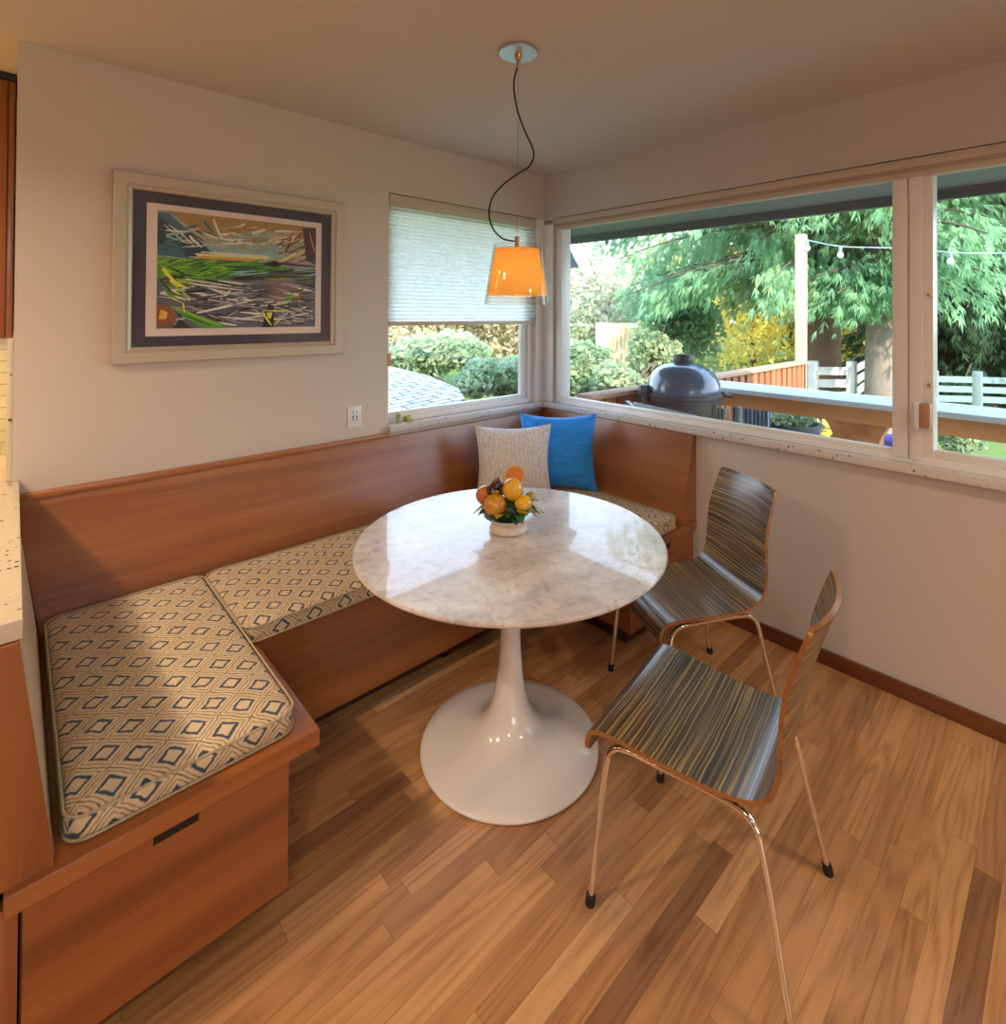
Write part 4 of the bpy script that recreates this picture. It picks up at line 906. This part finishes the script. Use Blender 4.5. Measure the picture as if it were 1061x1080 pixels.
m_bark = flat('grey_bark', srgb(138, 122, 110), .9, bump=.9, bscale=14, var=.3, scale=9)
m_bark2 = flat('brown_bark', srgb(112, 84, 66), .9, bump=.9, bscale=14, var=.3, scale=9)
m_bough = flat('bough_bark', srgb(88, 84, 66), .9, var=.3)
def cedar(px, d, lab, nbr, hz, Lr, trunk_r, barkm, leafm, size=.13, az=None, seed=1, trunk_top=7.):
    base = at(px, 330, d); base.z = GZ
    t = thing('cedar_tree', lab, 'tree', base)
    b = B(); tube(b, [base, base+Vector((0, 0, .35)), base+Vector((.03, 0, 2)), base+Vector((0, .05, trunk_top))], [trunk_r*1.35, trunk_r*1.05, trunk_r*.95, trunk_r*.5], 18); build('trunk', b, barkm, t, 70)
    rg = np.random.default_rng(seed); Cs = []; Ds = []; Ss = []; bb = B()
    for k in range(nbr):
        a = rg.uniform(*az) if az else rg.uniform(0, 2*PI); h = rg.uniform(*hz); L = rg.uniform(*Lr)
        dirv = np.array((math.cos(a), math.sin(a), 0.)); o = np.array((base.x, base.y, GZ+h))
        pts = [o+dirv*L*s+np.array((0, 0, .25*s*L*.5-.55*L*.5*s*s)) for s in np.linspace(0, 1, 8)]
        tube(bb, [Vector(p) for p in pts], [.035*(1-.8*i/7)+.004 for i in range(8)], 5)
        m_ = int(260*L/2.5)
        s = rg.uniform(.12, 1., m_)**.8; side = np.array((-dirv[1], dirv[0], 0.))
        hang = rg.random(m_)**1.6*.55
        c = o+dirv*L*s[:, None]+np.stack([np.zeros(m_), np.zeros(m_), .125*s*L-.275*L*s*s-hang], 1)+side*rg.normal(size=(m_, 1))*.28*(1.1-s[:, None]*.6)
        D = unit(np.array((0, 0, -1.))*.9+dirv*.5+rg.normal(size=(m_, 3))*.24); S = unit(np.cross(D, rg.normal(size=(m_, 3))*.6+dirv)); kk = size*rg.uniform(.6, 1.35, (m_, 1))
        # each spray as a fan of three narrow blades
        for off in (-.42, -.2, 0, .2, .42):
            D2 = unit(D+S*off+rg.normal(size=(m_, 3))*.12); Cs.append(c+D2*kk*(.55-abs(off)*.4)); Ds.append(D2*kk*(.62-abs(off)*.5)); Ss.append(unit(np.cross(D2, np.cross(D, S)))*kk*.055)
    build('boughs', bb, m_bough, t, 60)
    build('foliage', None, leafm, t, None, me=quads_mesh('foliage', np.concatenate(Cs), np.concatenate(Ds), np.concatenate(Ss), None))
    return t
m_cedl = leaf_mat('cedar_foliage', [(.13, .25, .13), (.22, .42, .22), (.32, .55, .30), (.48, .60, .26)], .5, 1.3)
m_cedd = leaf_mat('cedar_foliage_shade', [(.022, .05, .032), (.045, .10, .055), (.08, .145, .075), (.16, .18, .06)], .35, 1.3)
m_yel = leaf_mat('autumn_yellow_leaves', [(.66, .62, .14), (.92, .80, .22), (.95, .78, .20), (.72, .72, .22)], .6, 1.1)
m_pale = leaf_mat('haze_pale_leaves', [(.34, .42, .26), (.56, .60, .40), (.68, .66, .50), (.66, .52, .40)], .5, 1.)  # paled leaf tones, the haze is painted into the colour
m_shrub = leaf_mat('shrub_leaves', [(.20, .28, .16), (.32, .43, .26), (.46, .54, .32), (.60, .60, .36)], .5, 2.2)  # greens lightened and desaturated to put the haze into the colour
m_autumn = leaf_mat('faded_autumn_leaves', [(.44, .36, .22), (.60, .46, .34), (.62, .52, .32), (.44, .46, .26)], .5, 1.2)
cedar(866, 9.2, 'large weeping cedar with bright drooping boughs beyond the deck, brown trunk', 120, (2.55, 6.4), (1.2, 3.9), .30, m_bark2, m_cedl, size=.17, seed=4, az=(-.2, 4.9))
cedar(934, 8.0, 'grey trunked cedar beside the window mullion with high boughs', 70, (2.35, 6.0), (.7, 2.2), .27, m_bark, m_cedl, size=.15, seed=9, az=(.3, 4.6))
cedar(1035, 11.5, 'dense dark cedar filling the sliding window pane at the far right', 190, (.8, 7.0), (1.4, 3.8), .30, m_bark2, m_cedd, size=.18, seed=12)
def bushy(name, px, d, py0, py1, wpx, n, size, leafm, lab, cat='shrub', trunk=True, blobs=6, seed=0, group=None):
    rg = np.random.default_rng(seed+100)
    c = at(px, (py0+py1)/2, d); hw = wpx/2*d/F; top = at(px, py0, d).z; bot = at(px, py1, d).z; bot = max(bot, GZ+.02)
    t = thing(name, lab, cat, (c.x, c.y, GZ), 0, group); bl_ = []
    for k in range(blobs):
        off = R2*rg.uniform(-.75, .75)*hw + F2*rg.uniform(-.5, .5)*hw; zz = rg.uniform(bot+(top-bot)*.25, top-(top-bot)*.22)
        bl_.append(((c.x+off.x, c.y+off.y, zz), (hw*.5, hw*.5, (top-bot)*.28), n//blobs))
    leaves('foliage', bl_, size, leafm, t)
    if trunk:
        b = B(); tube(b, [(c.x, c.y, GZ), (c.x+.05, c.y, GZ+.6), (c.x, c.y+.05, (top+bot)/2)], [.07, .05, .03], 8)
        for k in range(7):
            a = rg.uniform(0, 2*PI); e = Vector((math.cos(a)*hw*.6, math.sin(a)*hw*.6, 0)); z0 = bot+(top-bot)*rg.uniform(.05, .4)
            tube(b, [(c.x, c.y, z0), Vector((c.x, c.y, z0))+e*.5+Vector((0, 0, .3*(top-bot))), Vector((c.x, c.y, z0))+e+Vector((0, 0, .5*(top-bot)))], [.03, .018, .006], 6)
        build('branches', b, m_bark2, t, 60)
    return t
# right window background
bushy('maple_tree', 795, 15, 250, 405, 230, 6500, .10, m_yel, 'golden yellow tree behind the grill and the deck railing', 'tree', blobs=14, seed=1)
bushy('maple_tree', 905, 17, 320, 420, 120, 2500, .12, m_yel, 'small golden tree glimpsed between the two cedar trunks', 'tree', blobs=8, seed=2)
bushy('birch_tree', 640, 17, 205, 400, 200, 7500, .11, m_pale, 'thin pale leafed tree against the white sky at the left of the wide window', 'tree', blobs=16, seed=3)
bushy('birch_tree', 716, 12, 270, 390, 80, 4500, .08, m_cedl, 'bright green tree rising directly behind the kamado grill', 'tree', blobs=14, seed=4)
bushy('laurel_shrub', 612, 8.0, 352, 430, 70, 5500, .055, m_shrub, 'dense green shrub just outside the corner of the wide window', blobs=9, seed=5)
bushy('laurel_shrub', 668, 7.5, 372, 430, 80, 5500, .05, m_shrub, 'low rounded green shrub behind the deck railing left of the grill', blobs=9, seed=6)
bushy('laurel_shrub', 690, 9.0, 330, 420, 50, 3500, .06, m_shrub, 'upright green shrub between the pale fence and the grill', blobs=8, seed=7)
bushy('laurel_shrub', 1010, 7.2, 452, 475, 60, 2500, .04, m_shrub, 'low clump of leaves at the lawn edge at the far right', blobs=5, trunk=False, seed=8)
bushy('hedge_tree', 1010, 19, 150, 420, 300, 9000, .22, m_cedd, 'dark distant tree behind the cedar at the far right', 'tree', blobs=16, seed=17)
bushy('hedge_tree', 840, 22, 190, 400, 330, 9000, .24, m_shrub, 'tall distant green tree behind the weeping cedar', 'tree', blobs=18, seed=18)
# potted plant under the ledge
q = at(834, 450, 4.75); pt_ = thing('potted_plant', 'dark pot with a leafy green plant below the bar ledge', 'plant', (q.x, q.y, GZ))
zt = at(832, 445, 4.75).z
b = B(); lathe(b, [(.16, GZ), (.18, GZ+.03), (.235, zt-.03), (.25, zt-.03), (.25, zt), (.22, zt), (.2, zt-.06), (.0, zt-.06)], (q.x, q.y, 0), 32, cap=False); build('pot', b, flat('dark_grey_pot', (.06, .07, .085), .5), pt_, 40)
leaves('foliage', [((q.x, q.y, zt+.07), (.22, .22, .11), 1100), ((q.x-.1, q.y+.1, zt+.03), (.2, .2, .08), 500)], .03, m_shrub, pt_)
q = at(934, 466, 4.6); 
b = B(); obox(b, (q.x, q.y, q.z), R2*.16, F2*.12, (0, 0, .045), bevel=.02); obox(b, (q.x, q.y, q.z-.10), R2*.16, F2*.12, (0, 0, .04), bevel=.02)
st = thing('patio_stool', 'purple cushioned patio stool just left of the mullion beyond the deck', 'stool', (q.x, q.y, GZ))
build('seat_pad', b, flat('purple_fabric', (.05, .02, .14), .8), st, 50)
for sx in (-1, 1):
    for sy in (-1, 1):
        b = B(); e = Vector((q.x, q.y, 0))+R2*.13*sx+F2*.09*sy; tube(b, [e+Vector((0, 0, GZ)), e+Vector((0, 0, q.z-.12))], .014, 8); build('leg', b, m_steel, st, 50)
q = at(866, 478, 6.5)
bushy('laurel_shrub', 870, 6.6, 440, 490, 46, 900, .035, m_yel, 'small yellowing bush beneath the bar ledge', blobs=5, seed=9)
# string lights
pA = Vector((3.97, -.30, 2.38)); pB = at(1100, 266, 5.2); pM = at(948, 262, 5.6)
sl = thing('string_lights', 'string of small bulbs strung from the tall pale post to the right', 'string lights', pA)
b = B(); path = smooth_path([pA, (pA*.6+pM*.4)+Vector((0, 0, -.04)), pM, (pM+pB)/2+Vector((0, 0, -.03)), pB], 8); tube(b, path, .006, 6); build('wire', b, flat('pale_wire', srgb(150, 165, 180), .5), sl, 60)
m_bb = flat('clear_bulb', (.62, .70, .76), .1, coat=.6); m_bs = flat('bulb_holder', (.16, .19, .24), .5)
for px_ in (850, 888, 944, 1003, 1060):
    q = min(path, key=lambda p: abs((p-CAM).dot(rt)/(p-CAM).dot(fw)*F+CX-px_))
    b = B(); lathe(b, [(.018, -.06), (.02, -.02), (.012, 0)], q, 12); hb = build('bulb_holder', b, m_bs, sl, 50)
    b = B(); ball(b, q+Vector((0, 0, -.095)), .032, 2, (1, 1, 1.3)); build('bulb', b, m_bb, hb, 80)
# left window background: lower roof, shrubs, trees
rp = [at(380, 380, 7.2), at(410, 386, 7.0), at(452, 396, 6.5), at(484, 410, 5.6), at(490, 421, 5.1), at(468, 431, 4.7), at(430, 441, 4.4), at(380, 452, 4.2)]
rf = thing('lower_roof', 'grey shingled lower roof seen through the left window', 'roof', (rp[0].x, rp[0].y, GZ))
b = B(); top_ = [b.verts.new(p) for p in rp]; bot_ = [b.verts.new(p-Vector((0, 0, .12))) for p in rp]; f = b.faces.new(top_); b.faces.new(bot_[::-1])
for i in range(len(rp)): b.faces.new((top_[i], bot_[i], bot_[(i+1) % len(rp)], top_[(i+1) % len(rp)]))
bmesh.ops.recalc_face_normals(b, faces=b.faces)
bmesh.ops.triangulate(b, faces=[f])
build('shingles', b, brick_mat('grey_shingles', srgb(206, 190, 168), srgb(170, 158, 144), srgb(76, 70, 66), 1., .28, .13, 'xy', .9, .012), rf, 30)
cc = sum(rp, Vector())/len(rp)
b = B(); ring = [p.lerp(cc, .12) for p in rp]; A_ = [b.verts.new((p.x, p.y, GZ)) for p in ring]; B_ = [b.verts.new(p-Vector((0, 0, .1))) for p in ring]
for i in range(len(ring)): b.faces.new((A_[i], A_[(i+1) % len(ring)], B_[(i+1) % len(ring)], B_[i]))
build('walls', b, flat('shed_siding', (.3, .3, .3), .8), rf, None)
bushy('laurel_shrub', 450, 8.6, 350, 412, 120, 7000, .06, m_shrub, 'broad leafy shrub behind the lower roof', blobs=10, seed=10)
bushy('laurel_shrub', 530, 7.0, 372, 430, 90, 6000, .05, m_shrub, 'green shrub under the right end of the left window', blobs=9, seed=11)
bushy('maple_tree', 500, 13, 290, 395, 150, 7000, .10, m_autumn, 'faded pink and gold autumn tree beyond the left window', 'tree', blobs=12, seed=12)
bushy('birch_tree', 425, 14, 280, 400, 110, 5000, .10, m_pale, 'pale green tree at the left side of the left window', 'tree', blobs=12, seed=13)
bushy('hedge_tree', 560, 20, 300, 400, 200, 5000, .2, m_pale, 'hazy distant tree beyond both windows', 'tree', blobs=12, seed=14)

# ------------------------------------------------------------------ light
w = bpy.data.worlds.new('world'); scene.world = w; w.use_nodes = True; nt = w.node_tree; nt.nodes.clear()
o = nt.nodes.new('ShaderNodeOutputWorld'); bg = nt.nodes.new('ShaderNodeBackground')
tc = nd(nt, 'ShaderNodeTexCoord').outputs['Generated']; z = nd(nt, 'ShaderNodeSeparateXYZ', Vector=tc).outputs[2]
c = ramp(nt, z, [(0., (.80, .91, 1.)), (.25, (.64, .82, 1.)), (1., (.30, .54, 1.))]); nt.links.new(c, bg.inputs[0]); bg.inputs[1].default_value = 5.4
nt.links.new(bg.outputs[0], o.inputs[0])
def lamp(name, kind, loc, energy, color, direction=None, **kw):
    d = bpy.data.lights.new(name, kind); d.energy = energy; d.color = color
    for k, v in kw.items(): setattr(d, k, v)
    ob = bpy.data.objects.new(name, d); COL.objects.link(ob); ob.location = loc
    if direction: ob.rotation_euler = Vector(direction).to_track_quat('-Z', 'Y').to_euler()
    return ob
lamp('sun', 'SUN', (0, 0, 10), 9.0, (1., .90, .74), (.42, .72, -.55), angle=.01)
WARM = (1., .74, .50)
for x, y, e in ((-1.0, -2.63, 5), (-.99, -3.78, 12), (-1.07, -4.71, 12), (-3.6, -1.0, 30), (-3.46, .10, 12), (-5.67, .24, 10), (-6.0, -1.32, 14), (-3.4, -3.2, 20), (-3.6, -5., 16)):
    lamp('downlight', 'AREA', (x, y, H-.004), e, WARM, (0, 0, -1), shape='DISK', size=.13, spread=math.radians(150))
lamp('rear_cool_fill', 'AREA', (-3.6, -6.9, 1.45), 46, (.86, .93, 1.), (0.1, 1, 0), shape='RECTANGLE', size=2.4, size_y=1.3)  # unseen cool fill light added by the rear wall, no window there
lamp('lamp_glow', 'POINT', (LX, LY, 1.645), 29, (1., .84, .58), shadow_soft_size=.02)
lamp('counter_light', 'AREA', (-3.1, .53, 1.40), 3.6, (1., .72, .32), (0, 0, -1), shape='RECTANGLE', size=.9, size_y=.1)
lamp('soffit_glow', 'POINT', (-2.9, .2, 2.2), 1.2, (1., .6, .15), shadow_soft_size=.05)
scene.view_settings.view_transform = 'Standard'; scene.view_settings.look = 'None'; scene.view_settings.exposure = .14; scene.view_settings.gamma = 1
cy = scene.cycles
cy.use_denoising = True; cy.max_bounces = 10; cy.diffuse_bounces = 5; cy.glossy_bounces = 5; cy.transparent_max_bounces = 24; cy.transmission_bounces = 6
cy.sample_clamp_indirect = 6.; cy.caustics_reflective = False; cy.caustics_refractive = False
